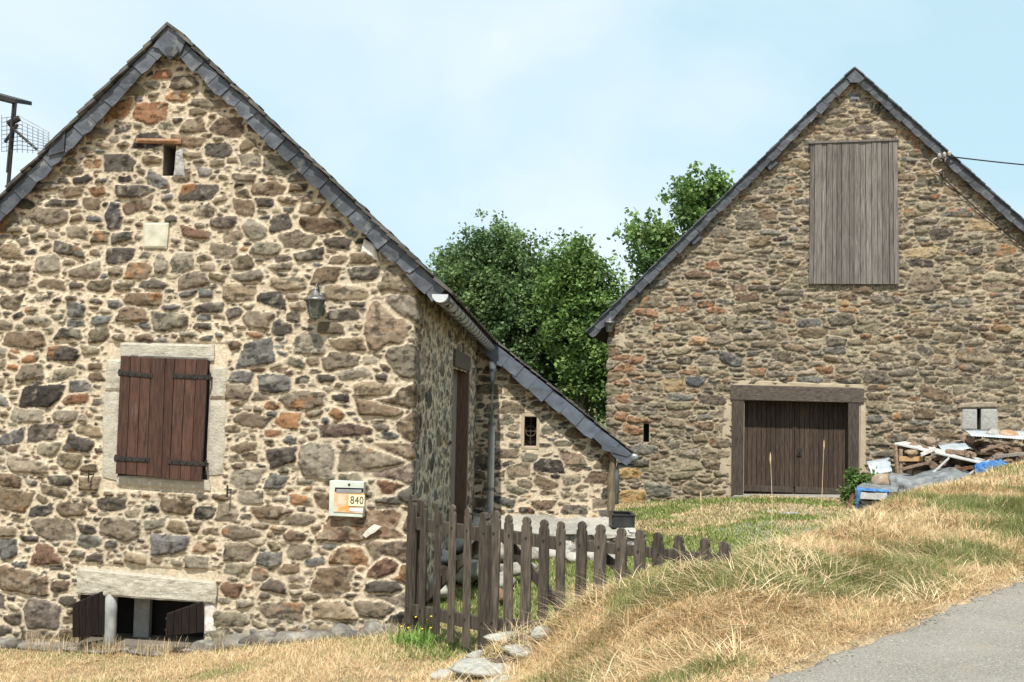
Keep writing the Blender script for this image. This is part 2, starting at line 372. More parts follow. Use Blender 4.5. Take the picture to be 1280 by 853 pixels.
# ------------------------------------------------------------------ rubble masonry
STONE_HOUSE = [((.168, .130, .088), 5.5), ((.100, .084, .067), 3.2), ((.205, .175, .13), 4), ((.145, .105, .07), 4), ((.21, .12, .065), .35), ((.125, .12, .11), 2.5), ((.24, .195, .14), 2.5), ((.055, .047, .04), 1.0)]
STONE_BARN = [((.18, .145, .10), 5), ((.13, .108, .082), 3), ((.215, .172, .12), 5), ((.165, .12, .078), 3.5), ((.21, .13, .075), .25), ((.145, .132, .11), 1.5), ((.245, .20, .14), 3), ((.07, .058, .047), .9)]
def masonry(name, parent, path, z0, z1, step, seed, sizes, keep, palette, mortar, gap=.10, reach=1.12, relief=(.012, .04), fixed=(), holes=(), asp=(1.3, 2.2), tilt=10, corners=(), mrel=0.0, rough=.010, rad=.05, course=.17):
    """heightfield of stones set in mortar, wrapped along a plan path [(x,y),...] whose corners are rounded"""
    rg = np.random.default_rng(seed); nz_ = Noise(seed + 1); nz2 = Noise(seed + 2)
    pts = [np.array(p, float) for p in path]; seg = [np.linalg.norm(pts[i + 1] - pts[i]) for i in range(len(pts) - 1)]; Lt = sum(seg)
    us = np.arange(0, Lt + step * .5, step); zs = np.arange(z0, z1 + step * .5, step); nu, nz_n = len(us), len(zs)
    U, Z = np.meshgrid(us, zs)
    Uw = U + .030 * (nz_.f(U * 9, Z * 9, 3) - .5) + .020 * (nz_.f(U * 32, Z * 32, 3) - .5)
    Zw = Z + .022 * (nz2.f(U * 9, Z * 9, 3) - .5) + .014 * (nz2.f(U * 32, Z * 32, 3) - .5)
    D1 = np.full(U.shape, 9.0); D2 = np.full(U.shape, 9.0); ID = np.full(U.shape, -1)
    block = np.zeros(U.shape, bool)
    for (a, b, c, d) in holes: block |= (U > a) & (U < b) & (Z > c) & (Z < d)
    D1[block] = 0.4
    stones = []; names = [p[0] for p in palette]; wts = np.array([p[1] for p in palette], float); wts /= wts.sum()
    dead = ~keep(U, Z)
    def place(u, z, hw, hh, ang, test=True, col=None, rec=True, sq=False):
        R_ = max(hw, hh) * 1.45
        i0 = max(0, int((u - R_) / step)); i1 = min(nu, int((u + R_) / step) + 2); j0 = max(0, int((z - z0 - R_) / step)); j1 = min(nz_n, int((z - z0 + R_) / step) + 2)
        if i1 - i0 < 2 or j1 - j0 < 2: return False
        x = Uw[j0:j1, i0:i1] - u; y = Zw[j0:j1, i0:i1] - z; ca, sa = math.cos(ang), math.sin(ang); xr = x * ca + y * sa; yr = -x * sa + y * ca
        acc = np.zeros_like(x); js = .30 * rg.random()
        nrm_ = [(math.pi / 2 + rg.normal(0, .10), hh), (-math.pi / 2 + rg.normal(0, .08), hh), (rg.normal(0, .32), hw), (math.pi + rg.normal(0, .32), hw)]
        for q_ in range(rg.integers(1, 5)):
            th = rg.choice([.25, .75, 1.25, 1.75]) * math.pi + rg.normal(0, .3); cx, cy = hh * math.cos(th), hw * math.sin(th); nn_ = math.hypot(cx, cy); th = math.atan2(cy, cx)
            nrm_.append((th, (hw * abs(math.cos(th)) + hh * abs(math.sin(th))) * rg.uniform(.66, .88)))
        for th, rr in nrm_:
            acc += np.maximum(0, (xr * math.cos(th) + yr * math.sin(th)) / rr) ** 18
        d = acc ** (1 / 18)
        inside = d < 1
        if not inside.any(): return False
        d1 = D1[j0:j1, i0:i1]; d2 = D2[j0:j1, i0:i1]; idd = ID[j0:j1, i0:i1]
        if test:
            if dead[j0:j1, i0:i1][inside].all(): return False
            if (d1[inside] < 1.0).mean() > test_tol: return False
        n_ = len(stones); c = np.array(col if col is not None else names[rg.choice(len(names), p=wts)]) * (rg.uniform(.78, 1.25) if col is None else 1)
        if col is None: c = c * (1 + rg.normal(0, .02, 3))
        stones.append((u, z, min(hw, hh), rg.uniform(*relief), rg.normal(0, .10), rg.normal(0, .10), c))
        k = d < d1
        d2n = np.where(k, d1, np.minimum(d2, d)); D2[j0:j1, i0:i1] = d2n; ID[j0:j1, i0:i1] = np.where(k, n_, idd); D1[j0:j1, i0:i1] = np.where(k, d, d1)
        return True
    test_tol = .03
    for (u, z, hw, hh, ang, col) in fixed: place(u, z, hw, hh, ang, test=False, col=col)
    for cu in corners:      # large quoins wrapped round a corner, alternately long and short
        z = z0; flip = 0
        while z < z1 - .1:
            hh = rg.uniform(.08, .17); off = rg.uniform(.06, .16) * (1 if flip else -1)
            test_tol = .45; place(cu + off * .6, z + hh, rg.uniform(.26, .40), hh * .97, rg.normal(0, .03)); z += hh * 2 + .01; flip ^= 1
    area = Lt * (z1 - z0)
    for (w0, w1, dens, tol) in sizes:
        test_tol = tol
        for _ in range(int(area * dens)):
            hw = rg.uniform(w0, w1); hh = hw / rg.uniform(*asp)
            pu, pz = rg.uniform(0, Lt), rg.uniform(z0, z1)
            if rg.random() < .5: pz = z0 + (math.floor((pz - z0) / course) + .5) * course + .05 * math.sin(pu * 1.3) + rg.normal(0, .008)
            pz = min(pz, z1); ii, jj = min(nu - 1, int(pu / step)), min(nz_n - 1, int((pz - z0) / step))
            if D1[jj, ii] < 1.0 or dead[jj, ii]: continue
            place(pu, pz, hw, hh, R(rg.normal(0, tilt)))
    ID[block & (D1 <= .4)] = -1
    SU = np.array([(s[0], s[1], s[2], s[3], s[4], s[5]) for s in stones]); SC = np.array([s[6] for s in stones])
    idc = np.clip(ID, 0, None); st = SU[idc]
    e = np.minimum(reach - D1, (D2 - D1) * .75 - gap * .5 + .0) * st[..., 2]           # about metres from the stone's edge
    e = e + .010 * (nz_.f(U * 30, Z * 30, 3) - .5)
    stone = (ID >= 0) & (e > 0)
    prof = sstep(0, .022, e) * .75 + .25 * sstep(0, .09, e)
    so = idc * 3.71
    fac = nz_.f(U * 7 + so, Z * 10 + so * 1.3, 4, .55) - .5
    fac2 = np.abs(nz2.f(U * 5 + so * 2, Z * 9 - so, 3) - .5)
    h_st = prof * (st[..., 3] + (U - st[..., 0]) * st[..., 4] * .6 + (Z - st[..., 1]) * st[..., 5] * .6 + rough * 4.5 * fac - rough * 3 * fac2)
    h_mo = mrel + .016 * (nz_.f(U * 5, Z * 5, 4) - .5) + .008 * (nz2.f(U * 35, Z * 35, 2) - .5)
    H = np.where(stone, h_mo * (1 - prof) + h_st + .002, h_mo)
    H[block] = -.012
    # colours of the things themselves
    mcol = np.array(mortar); mv = nz_.f(U * 1.6 + 5, Z * 1.6, 4)[..., None]; mc = mcol * (.80 + .42 * mv) * (.93 + .16 * nz2.f(U * 25, Z * 25, 3)[..., None])
    g_ = sstep(.52, .68, nz2.f(U * .9 + 11, Z * .9, 3))[..., None]; mc = mc * (1 - g_ * .45) + mcol * np.array([.80, .84, .88]) * g_ * .45
    sc = SC[idc] * (.72 + .60 * nz_.f(U * 6 + so, Z * 14 + so, 5, .6)[..., None])
    lich = sstep(.60, .68, nz2.f(U * 9 + so * .7, Z * 9, 5, .6))[..., None]
    sc = sc * (1 - .38 * lich) + np.array([.36, .32, .24]) * .38 * lich
    org = (sstep(.60, .70, nz_.f(U * 4 + 31, Z * 5 + 7, 5, .6)) * (np.sin(so * 12.9) > .80))[..., None]
    sc = sc * (1 - .65 * org) + np.array([.32, .15, .06]) * .65 * org
    dk = (sstep(.56, .66, nz2.f(U * 13 + 3 + so, Z * 24, 4, .6)))[..., None]; sc = sc * (1 - .6 * dk)
    cm = sstep(.0, .008, e)[..., None] * (ID >= 0)[..., None]
    C = mc * (1 - cm) + sc * cm
    # wrap on the path
    cum = np.concatenate([[0], np.cumsum(seg)]); P = np.zeros(us.shape + (2,)); Nn = np.zeros_like(P)
    dirs = [(pts[i + 1] - pts[i]) / seg[i] for i in range(len(seg))]; nors = [np.array([d[1], -d[0]]) for d in dirs]
    si = np.clip(np.searchsorted(cum, us, side='right') - 1, 0, len(seg) - 1)
    for i in range(len(us)):
        k = si[i]; P[i] = pts[k] + dirs[k] * (us[i] - cum[k]); n = nors[k].copy()
        for c_ in range(1, len(seg)):
            dd = us[i] - cum[c_]
            if abs(dd) < rad:
                w = .5 + .5 * dd / rad; n = nors[c_ - 1] * (1 - w) + nors[c_] * w; n /= np.linalg.norm(n)
                conv = np.cross(dirs[c_ - 1], dirs[c_]) 
                P[i] -= n * (rad - abs(dd)) * .25 * (1 if conv > 0 else -1)
        Nn[i] = n
    V = np.zeros(U.shape + (3,)); V[..., 0] = P[None, :, 0] + Nn[None, :, 0] * H; V[..., 1] = P[None, :, 1] + Nn[None, :, 1] * H; V[..., 2] = Z
    idx = np.arange(U.size).reshape(U.shape); Fq = np.stack([idx[:-1, :-1], idx[:-1, 1:], idx[1:, 1:], idx[1:, :-1]], -1)
    uc = (U[:-1, :-1] + U[1:, 1:]) / 2; zc = (Z[:-1, :-1] + Z[1:, 1:]) / 2; ok = keep(uc, zc); Fq = Fq[ok]
    used = np.unique(Fq); re = np.full(U.size, -1); re[used] = np.arange(len(used))
    return fast_mesh(name, M_wall, V.reshape(-1, 3)[used], re[Fq], parent, attrs={'Col': np.clip(C, .01, .9).reshape(-1, 3)[used]})

def rough_block(name, material, w, uz, o0, o1, parent, seed=0, amp=.006, n=14, bevel=.012):
    """a dressed stone: quad (u,z) corners bl, br, tr, tl; front face gridded and roughened"""
    nz_ = Noise(seed + 300); uz = [np.array(p) for p in uz]; a = np.linspace(0, 1, n); A, B = np.meshgrid(a, a)
    pu = (uz[0][None, None] * ((1 - A) * (1 - B))[..., None] + uz[1] * (A * (1 - B))[..., None] + uz[2] * (A * B)[..., None] + uz[3] * ((1 - A) * B)[..., None])
    ed = np.minimum(np.minimum(A, 1 - A) * np.linalg.norm(uz[1] - uz[0]), np.minimum(B, 1 - B) * np.linalg.norm(uz[3] - uz[0]))
    ctr = sum(uz) / 4
    wob = (nz_.f(pu[..., 0] * 9, pu[..., 1] * 9, 3) - .5)[..., None] * .02 * (ed < .001)[..., None]
    pu = pu + (pu - ctr) * wob * 2
    o = o1 - bevel * (1 - sstep(0, bevel * 2, ed)) + amp * 3 * (nz_.f(pu[..., 0] * 14, pu[..., 1] * 14, 4) - .5)
    V = w.o + w.d * pu[..., 0:1] + w.n * o[..., None] + np.array([0, 0, 1.0]) * pu[..., 1:2]
    idx = np.arange(n * n).reshape(n, n); mb = MB()
    fs = [(idx[i, j], idx[i, j + 1], idx[i + 1, j + 1], idx[i + 1, j]) for i in range(n - 1) for j in range(n - 1)]
    ring = list(idx[0, :]) + list(idx[1:, -1]) + list(idx[-1, -2::-1]) + list(idx[-2:0:-1, 0])
    vs = list(V.reshape(-1, 3)); b0 = len(vs); dn = w.n
    for r_ in ring:
        p = vs[r_]; uo = np.dot(p - w.o, dn); vs.append(p - dn * (uo - o0))
    for k in range(len(ring)):
        k2 = (k + 1) % len(ring); fs.append((ring[k], b0 + k, b0 + k2, ring[k2]))
    fs.append(tuple(b0 + k for k in range(len(ring) - 1, -1, -1)))
    mb.add(vs, fs); ob = mb.build(name, material, parent, smooth=False)
    return ob

def slates(mb, P0, along, down, length, slope, seed, w=(.17, .27), ex=.13, th=.012, jit=.02, lift=0.0):
    """courses of overlapping slates: P0 = top corner, along = ridge direction, down = down the slope"""
    rg = np.random.default_rng(seed); al = np.array(along, float); dn = np.array(down, float); nn = np.cross(dn, al); nn /= np.linalg.norm(nn)
    if nn[2] < 0: nn = -nn
    rows = int(slope / ex) + 1
    for r_ in range(rows):
        a = -rg.uniform(0, .05) ; d0 = r_ * ex
        while a < length:
            ww = rg.uniform(*w); l2 = min(slope - d0 + .03, ex * 1.9)
            if l2 < .04: break
            j = rg.normal(0, jit * .4); k = rg.normal(0, .003)
            ax = al * (ww * .49); dv = dn * (l2 / 2) + nn * (.010 + k); c = np.array(P0) + al * (a + ww / 2) + dn * (d0 + l2 / 2 + j) + nn * (lift + th * .6)
            mb.box(c, ax, dv, nn * (th * rg.uniform(.35, .7))); a += ww

def verge_slates(mb, w, a, b, off, hgt, seed, size=.27, th=.014):
    """slates hung on the verge from a to b (u,z), hanging below that line; laps run downhill from a"""
    rg = np.random.default_rng(seed); a = np.array(a); b = np.array(b); L_ = np.linalg.norm(b - a); d = (b - a) / L_
    dn = np.array([d[1], -d[0]]); 
    if dn[1] > 0: dn = -dn
    s = 0.0; k = 0
    while s < L_:
        ww = size * rg.uniform(.85, 1.15); ww = min(ww, L_ - s + .02); h = hgt * rg.uniform(.88, 1.12)
        p0 = a + d * s; p1 = a + d * (s + ww * 1.10); cut_ = rg.uniform(-.03, .03); sk = rg.uniform(.0, .03)
        q = [p0, p1, p1 + dn * (h + cut_) - d * sk, p1 + dn * h - d * ww * .45 + dn * .012, p0 + dn * h * .97 - d * (.02 + sk)]
        t0 = off + (k % 2) * .004; tl = .012
        vs = []
        for m_ in (0, 1):
            for i, (u, z) in enumerate(q): vs.append(w.P(u, z, t0 + m_ * th + (tl if i in (1, 2) else 0)))
        n = len(q); mb.add(vs, [tuple(range(n - 1, -1, -1)), tuple(range(n, 2 * n))] + [(i, (i + 1) % n, (i + 1) % n + n, i + n) for i in range(n)])
        s += ww; k += 1

# ================================================================== THE NEAR HOUSE
A0 = at(509, 785, 11.0)
t8 = R(8)
GW = Wall((A0[0], A0[1]), (math.cos(t8), -math.sin(t8)))          # gable plane, u = 0 at the corner, negative to the left
sd = np.array([math.sin(R(2.0)), math.cos(R(2.0))])               # direction of the side wall, away from the camera
house = thing('stone_house', 'stone rubble house at left with slate gable roof and brown closed shutters', 'house', GW.P(-2.4, .2))
VO = .11                                                          # verge slates stand this far in front of the gable
apex = GW.uz(213, 29, VO); eaveR = GW.uz(556, 357, VO); midR = GW.uz(372, 181, VO)
lf = GW.uz(0, 247, VO); slopeL = (apex[1] - lf[1]) / (apex[0] - lf[0])
WL = GW.uz(-95, 700)[0]                                           # left end of the gable wall
eaveL = np.array([WL - .28, apex[1] - slopeL * (apex[0] - WL + .28)])
def roof_z(u):
    u = np.asarray(u, float)
    r1 = apex[1] + (midR[1] - apex[1]) * (u - apex[0]) / (midR[0] - apex[0]); r2 = midR[1] + (eaveR[1] - midR[1]) * (u - midR[0]) / (eaveR[0] - midR[0])
    return np.where(u < apex[0], apex[1] + slopeL * (u - apex[0]), np.where(u < midR[0], r1, r2))
def hp(pts): return [GW.uz(x, y) for x, y in pts]

def uzr(x0, y0, x1, y1):     # a pixel box on the gable -> u0,u1,z0,z1
    a = GW.uz(x0, y1); b = GW.uz(x1, y0); return a[0], b[0], a[1], b[1]
slit = uzr(203, 181, 220, 220); base_o = uzr(97, 744, 256, 803); wino = uzr(128, 429, 284, 612); plq = uzr(179, 279, 212, 311); blint = uzr(97, 708, 272, 756)
bjr = uzr(254, 750, 270, 800)
UL = -WL                                                          # shift: masonry u = gable u + UL
zb = -.1
holes = [(slit[0] + UL - .01, slit[1] + UL + .01, slit[2] - .01, slit[3] + .01), (wino[0] + UL, wino[1] + UL, wino[2], wino[3]), (plq[0] + UL, plq[1] + UL, plq[2], plq[3]),
         (base_o[0] + UL, base_o[1] + UL, base_o[2], base_o[3]), (blint[0] + UL + .02, blint[1] + UL - .02, blint[2] + .04, blint[3] - .03)]
def keepG(U, Z):
    u = U - UL
    k = Z < roof_z(np.minimum(u, .02)) - .11
    k &= ~((u > slit[0]) & (u < slit[1]) & (Z > slit[2]) & (Z < slit[3]))
    k &= ~((u > base_o[0]) & (u < base_o[1]) & (Z > base_o[2] - .05) & (Z < base_o[3] + .02))
    return k
G_, DK, LG, BR, OR, BG, TN_, RD = (.18, .145, .105), (.085, .072, .06), (.225, .195, .15), (.165, .118, .078), (.28, .15, .075), (.13, .124, .112), (.25, .195, .13), (.155, .095, .065)
# prominent stones read off the photograph: centre, width, height, tilt, colour
SPOT = [(148, 139, 34, 22, -8, OR), (188, 142, 40, 28, 5, (.24, .13, .07)), (150, 204, 40, 22, 3, DK), (168, 240, 48, 16, -4, DK), (143, 270, 22, 34, 2, (.09, .08, .08)), (63, 271, 42, 22, 4, G_), (118, 168, 32, 16, 0, G_),
        (251, 240, 46, 22, -3, DK), (222, 120, 30, 16, 0, OR), (273, 188, 34, 18, 5, DK), (205, 93, 20, 12, 0, (.28, .14, .08)), (229, 105, 30, 20, 0, G_), (262, 130, 56, 12, 3, G_), (240, 158, 30, 18, -10, BR),
        (335, 236, 42, 18, 4, BR), (318, 288, 30, 22, 30, LG), (371, 298, 50, 24, 2, G_), (390, 262, 30, 16, 0, BR), (386, 320, 38, 14, 0, DK), (432, 367, 52, 20, 0, TN_), (455, 342, 38, 18, 3, DK), (350, 280, 26, 24, 0, DK),
        (305, 260, 26, 22, 0, BR), (246, 350, 30, 20, 0, G_), (222, 330, 40, 26, 0, LG), (280, 315, 36, 18, 5, G_), (246, 293, 38, 14, 2, RD), (262, 385, 38, 14, -3, DK), (360, 355, 44, 16, 0, TN_), (385, 430, 36, 26, 6, LG), (428, 394, 44, 16, 0, DK),
        (484, 410, 54, 52, 8, (.24, .18, .125)), (426, 452, 46, 26, 0, G_), (320, 442, 44, 30, -10, BG), (344, 480, 40, 24, 5, BG), (30, 425, 50, 22, 0, BR), (80, 442, 40, 20, -2, DK), (95, 388, 24, 20, 0, BG), (478, 488, 70, 22, 0, TN_), (476, 512, 56, 18, 0, BR),
        (396, 577, 50, 44, 0, LG), (466, 573, 82, 30, 0, G_), (432, 538, 66, 18, 0, (.10, .07, .055)), (442, 466, 42, 16, 0, LG), (462, 658, 96, 38, 3, (.20, .135, .09)), (490, 612, 40, 28, 4, (.16, .09, .055)), (442, 697, 46, 26, 4, (.23, .135, .075)), (416, 729, 46, 38, 0, BR), (484, 706, 34, 34, 0, RD),
        (354, 764, 50, 22, 0, G_), (414, 763, 44, 22, 0, TN_), (470, 760, 48, 26, 0, G_), (480, 735, 50, 20, 0, DK), (354, 571, 40, 22, -12, DK), (360, 526, 30, 20, 10, OR), (346, 603, 24, 20, 0, BG), (305, 600, 36, 24, 0, LG), (300, 666, 46, 18, 0, G_), (282, 640, 30, 24, 4, G_),
        (31, 728, 60, 36, 6, BR), (52, 768, 46, 36, 3, (.14, .115, .095)), (66, 661, 48, 28, 0, G_), (10, 686, 24, 26, 0, BG), (56, 693, 28, 26, 0, RD), (150, 660, 50, 28, 10, G_), (170, 698, 30, 14, 0, TN_), (12, 600, 30, 18, 0, BR), (100, 556, 36, 22, 0, DK), (40, 466, 30, 22, 0, G_), (35, 520, 40, 18, 0, LG),
        (245, 706, 28, 22, 0, LG), (300, 690, 40, 24, 0, G_), (290, 738, 22, 20, 0, RD), (325, 400, 40, 22, 0, G_), (350, 410, 30, 20, 0, DK), (180, 375, 44, 18, 0, BR), (105, 340, 40, 16, 0, G_), (60, 330, 30, 22, 0, LG), (150, 320, 34, 20, 0, DK), (205, 330, 24, 24, 0, LG), (20, 350, 36, 20, 0, G_), (300, 366, 40, 22, 0, TN_),
        (300, 490, 36, 20, 0, G_), (380, 500, 50, 24, 0, G_), (340, 700, 36, 20, 0, BG), (375, 690, 30, 20, 0, G_), (335, 640, 44, 18, 0, BR), (372, 650, 40, 16, 0, G_)]
fixed = []
for (x, y, w_, h_, a_, c_) in SPOT:
    p = GW.uz(x, y); q = GW.uz(x + w_ / 2, y); r_ = GW.uz(x, y - h_ / 2)
    fixed.append((p[0] + UL, p[1], q[0] - p[0], r_[1] - p[1], R(-a_), tuple(np.array(c_) * 1.0)))
Gl = GW.P(WL, 0); Gc = GW.P(0, 0); sideEnd = Gc[:2] + sd * 9.2
MORT = (.53, .442, .322)
masonry('gable_wall', house, [Gl[:2], Gc[:2], Gc[:2] + sd * .45], zb, apex[1], .0125, 11,
        [(.16, .24, 4, .03), (.11, .165, 38, .03), (.075, .115, 190, .04), (.045, .075, 520, .05), (.02, .045, 1300, .05)], keepG, STONE_HOUSE, MORT, gap=.17, reach=1.08, fixed=fixed, holes=holes, asp=(1.35, 2.9), tilt=7, corners=(UL + .02,), mrel=.0, relief=(.012, .046))
# side wall, in shade, seen at a raking angle, with the door
SW = Wall((Gc[0], Gc[1]), sd)      # u = distance from the corner; normal faces +x
sdir_len = 9.2
dj0 = (SW.uz(562, 600))[0]; dj1 = (SW.uz(580, 600))[0]
dz1 = SW.uz(572, 462)[1]
eave_front = eaveR
eavez = eaveR[1] - .02
def keepS(U, Z):
    u = U + .40
    return (Z < eavez + .12) & ~((u > dj0) & (u < dj1) & (Z < dz1))
masonry('side_wall', house, [Gc[:2] + sd * .40, sideEnd], zb, eavez + .15, .024, 12, [(.13, .22, 14, .03), (.09, .14, 60, .03), (.05, .085, 220, .04), (.03, .05, 400, .05)], keepS, STONE_HOUSE, MORT, gap=.34, reach=.98, asp=(1.5, 2.8), tilt=15, mrel=.010)
mb = MB(); mb.wbox(SW, dj0, dj1, 0, dz1, -.22, -.17); o_ = mb.build('side_door', M_sidedoor, house)
mb = MB(); mb.wbox(SW, dj1 - .02, dj1 + .16, 0, dz1 + .02, -.2, .045); mb.wbox(SW, dj0 - .12, dj0 + .02, 0, dz1 + .02, -.2, .01); mb.split('door_post', M_sidedoor, house, bevel=.01)
mb = MB(); mb.wbox(SW, dj0 - .05, dj1 + .2, dz1 + .02, dz1 + .26, -.2, .05); mb.build('door_lintel', M_oak, house, bevel=.01)
mb = MB()
for zz in (1.0, 1.9): mb.wbox(SW, dj0 - .5, dj0 - .1, zz, zz + .03, .02, .035)
mb.split('door_hook', M_iron, house)
sl = SW.uz(531, 520)[0]
mb = MB(); mb.wbox(SW, sl - .12, sl + .12, 1.9, 2.6, -.01, .012); mb.build('dark_slot', M_dark, house)

# lean-to front wall: a second step of the same house
LO = np.array([sideEnd[0], sideEnd[1]])
tl = R(3)
LW = Wall(LO, (math.cos(tl), -math.sin(tl)))
luR = LW.uz(765, 600)[0]
LV = .22
la = LW.uz(616, 424, LV); lb = LW.uz(791, 566, LV)
def lroof(u): return la[1] + (lb[1] - la[1]) * (np.asarray(u) - la[0]) / (lb[0] - la[0])
def lbox(x0, y0, x1, y1):
    a = LW.uz(x0, y1); b = LW.uz(x1, y0); return a[0], b[0], a[1], b[1]
lsl = lbox(655, 521, 671, 558)
L0 = .25
def keepL(U, Z):
    u = U - L0
    return (Z < np.where(u < luR + .02, lroof(np.minimum(u, luR)), lroof(luR)) - .10) & ~((u > lsl[0]) & (u < lsl[1]) & (Z > lsl[2]) & (Z < lsl[3]))
Lc = LW.P(luR, 0)[:2]
masonry('annex_wall', house, [LW.P(-L0, 0)[:2], Lc, Lc + np.array([sd[0], sd[1]]) * 5], -.3, 4.6, .019, 14, [(.17, .26, 14, .03), (.11, .17, 60, .03), (.07, .11, 160, .04), (.04, .07, 300, .05)], keepL, STONE_HOUSE, (.56, .46, .33), gap=.13, reach=1.08, asp=(1.6, 3.2), tilt=6, mrel=.006,
        corners=(L0 + luR,), holes=[(lsl[0] + L0 - .06, lsl[1] + L0 + .06, lsl[2] - .05, lsl[3] + .05)])
fr = MB(); a_, b_, c_, d_ = lsl; e_ = .05
for q in ((a_ - e_, a_, c_ - e_, d_ + e_), (b_, b_ + e_, c_ - e_, d_ + e_), (a_, b_, d_, d_ + e_), (a_, b_, c_ - e_, c_)): fr.wbox(LW, *q, -.25, .015)
sw = fr.build('slit_window', M_plaster, house, bevel=.006)
mb = MB(); mb.wbox(LW, a_ - .02, b_ + .02, c_ - .02, d_ + .02, -.45, -.24); mb.build('opening', M_dark, sw)
mb = MB(); cc = LW.P((a_ + b_) / 2, (c_ + d_) / 2, -.14); rr = (b_ - a_) * .42
mb.tube([cc + LW.d * rr * math.cos(t) + np.array([0, 0, rr * math.sin(t)]) for t in np.linspace(0, 2 * math.pi, 19)], .012, 5)
mb.tube([LW.P(a_, (c_ + d_) / 2, -.14), LW.P(b_, (c_ + d_) / 2, -.14)], .009, 5); mb.tube([LW.P((a_ + b_) / 2, c_, -.14), LW.P((a_ + b_) / 2, d_, -.14)], .009, 5)
mb.build('iron_grille', mat('rusted_iron', (.05, .035, .028), .8, (.10, .07, .05), 20), sw)

# inner shells close the building to light
shell = MB()
def shell_wall(p, q, z0, z1, th=.05):
    p = np.array([*p, 0.]); q = np.array([*q, 0.]); d = (q - p) / np.linalg.norm(q - p); n = np.array([d[1], -d[0], 0])
    shell.prism([p + [0, 0, z0], q + [0, 0, z0], q + [0, 0, z1], p + [0, 0, z1]], -n * th)
back = Gc[:2] + sd * 15
shell_wall(Gl[:2], Gl[:2] + sd * 15, -.3, eaveL[1] - .05, .3); 
shell_wall(Gl[:2] + sd * 15, back, -.3, eaveL[1] - .05, .3)
shell_wall(Gc[:2] + sd * .10 - np.array([.14, 0]), Gc[:2] + sd * 15 - np.array([.14, 0]), -.3, eavez + .16, .1)
g0 = GW.P(WL + .1, -.3, -.45); 
shell.wprism(GW, [(WL + .1, -.3), (-.1, -.3), (-.1, roof_z(-.1) - .25), (apex[0], apex[1] - .3), (WL + .1, roof_z(WL + .1) - .25)], -.62, -.55)
shell.wprism(LW, [(-.1, -.3), (luR - .1, -.3), (luR - .1, lroof(luR) - .15), (-.1, lroof(-.1) - .2)], -.62, -.55)
shell.split('light_block_wall', M_inner, house)
# reveals of the slit and the basement opening
rv = MB()
def reveal(w, u0, u1, z0, z1, dep, t=.04):
    rv.wbox(w, u0 - t, u0, z0 - t, z1 + t, -dep, -.012); rv.wbox(w, u1, u1 + t, z0 - t, z1 + t, -dep, -.012); rv.wbox(w, u0, u1, z1, z1 + t, -dep, -.012); rv.wbox(w, u0, u1, z0 - t, z0, -dep, -.012)
reveal(GW, *slit, .45); reveal(GW, base_o[0] - .0, base_o[1], base_o[2], base_o[3] + .02, .5)
rv.split('opening_reveal', M_inner, house)
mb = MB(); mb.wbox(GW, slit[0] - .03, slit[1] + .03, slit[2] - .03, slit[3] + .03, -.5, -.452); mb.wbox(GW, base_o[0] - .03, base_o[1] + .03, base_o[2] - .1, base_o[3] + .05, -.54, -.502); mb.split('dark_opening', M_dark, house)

# roof of the house
rf = MB(); sd3 = np.array([sd[0], sd[1], 0])
def gp(uz, off=VO): return GW.P(uz[0], uz[1], off)
RL = 15.2; XT = -.04
def slab(p, q, along, length, th, extra=0.0):
    p = np.array(p); q = np.array(q); up_ = np.array([0, 0, 1.0]); rf.prism([p, q, q - up_ * th, p - up_ * th], np.array(along) * length)
slab(gp(apex, VO - .03) - [0, 0, .035], gp(midR, VO - .03) - [0, 0, .035], sd3, RL, .06); slab(gp(midR, VO - .03) - [0, 0, .035], gp(eaveR, VO - .03) - [0, 0, .035], sd3, RL, .06)
slab(gp(eaveL, VO - .03) - [0, 0, .035], gp(apex, VO - .03) - [0, 0, .035], sd3, RL, .06)
rf.split('roof_boarding', M_oakv, house)
rs = MB()
for (p, q, sdd, off) in ((apex, midR, 1, 0), (midR, eaveR, 2, 0)):
    a3 = gp(p, VO + .03); b3 = gp(q, VO + .03); dn = (b3 - a3); Ls = np.linalg.norm(dn); dn /= Ls
    slates(rs, a3 - np.array([0, 0, .03]), sd3, dn, RL, Ls + (.05 if sdd == 2 else 0.0), sdd + 20, ex=.12, th=.022, jit=.03)
a3 = gp(apex, VO + .03); b3 = gp(eaveL, VO + .03); dn = b3 - a3; Ls = np.linalg.norm(dn); dn /= Ls
slates(rs, a3 - np.array([0, 0, .03]), sd3, dn, RL, Ls, 23, ex=.12, th=.024, jit=.03)
rs.build('roof_slates', M_slate_old, house)
vs = MB()
dz = np.array([0, -.045])
verge_slates(vs, GW, apex + dz + np.array([.08, -.09]), midR + dz, VO - .012, .145, 1, .20); verge_slates(vs, GW, midR + dz, eaveR + dz + np.array([-.02, .02]), VO - .012, .145, 2, .22)
verge_slates(vs, GW, apex + dz + np.array([-.08, -.09]), eaveL + dz, VO - .012, .14, 3, .23)
ap = [GW.uz(*p, VO) for p in ((212, 31), (234, 52), (228, 66), (214, 76), (200, 62), (193, 60))]
vs.wprism(GW, ap, VO + .018, VO + .034)
vs.wprism(GW, [GW.uz(*p, VO) for p in ((208, 62), (224, 60), (226, 66), (219, 73), (211, 71))], VO + .036, VO + .05)
# the stone kneeler slate half way down the left verge
vs.wprism(GW, [GW.uz(*p, VO) for p in ((66, 178), (84, 160), (82, 190), (62, 196))], VO + .02, VO + .036)
vs.build('verge_slates', M_slate, house)
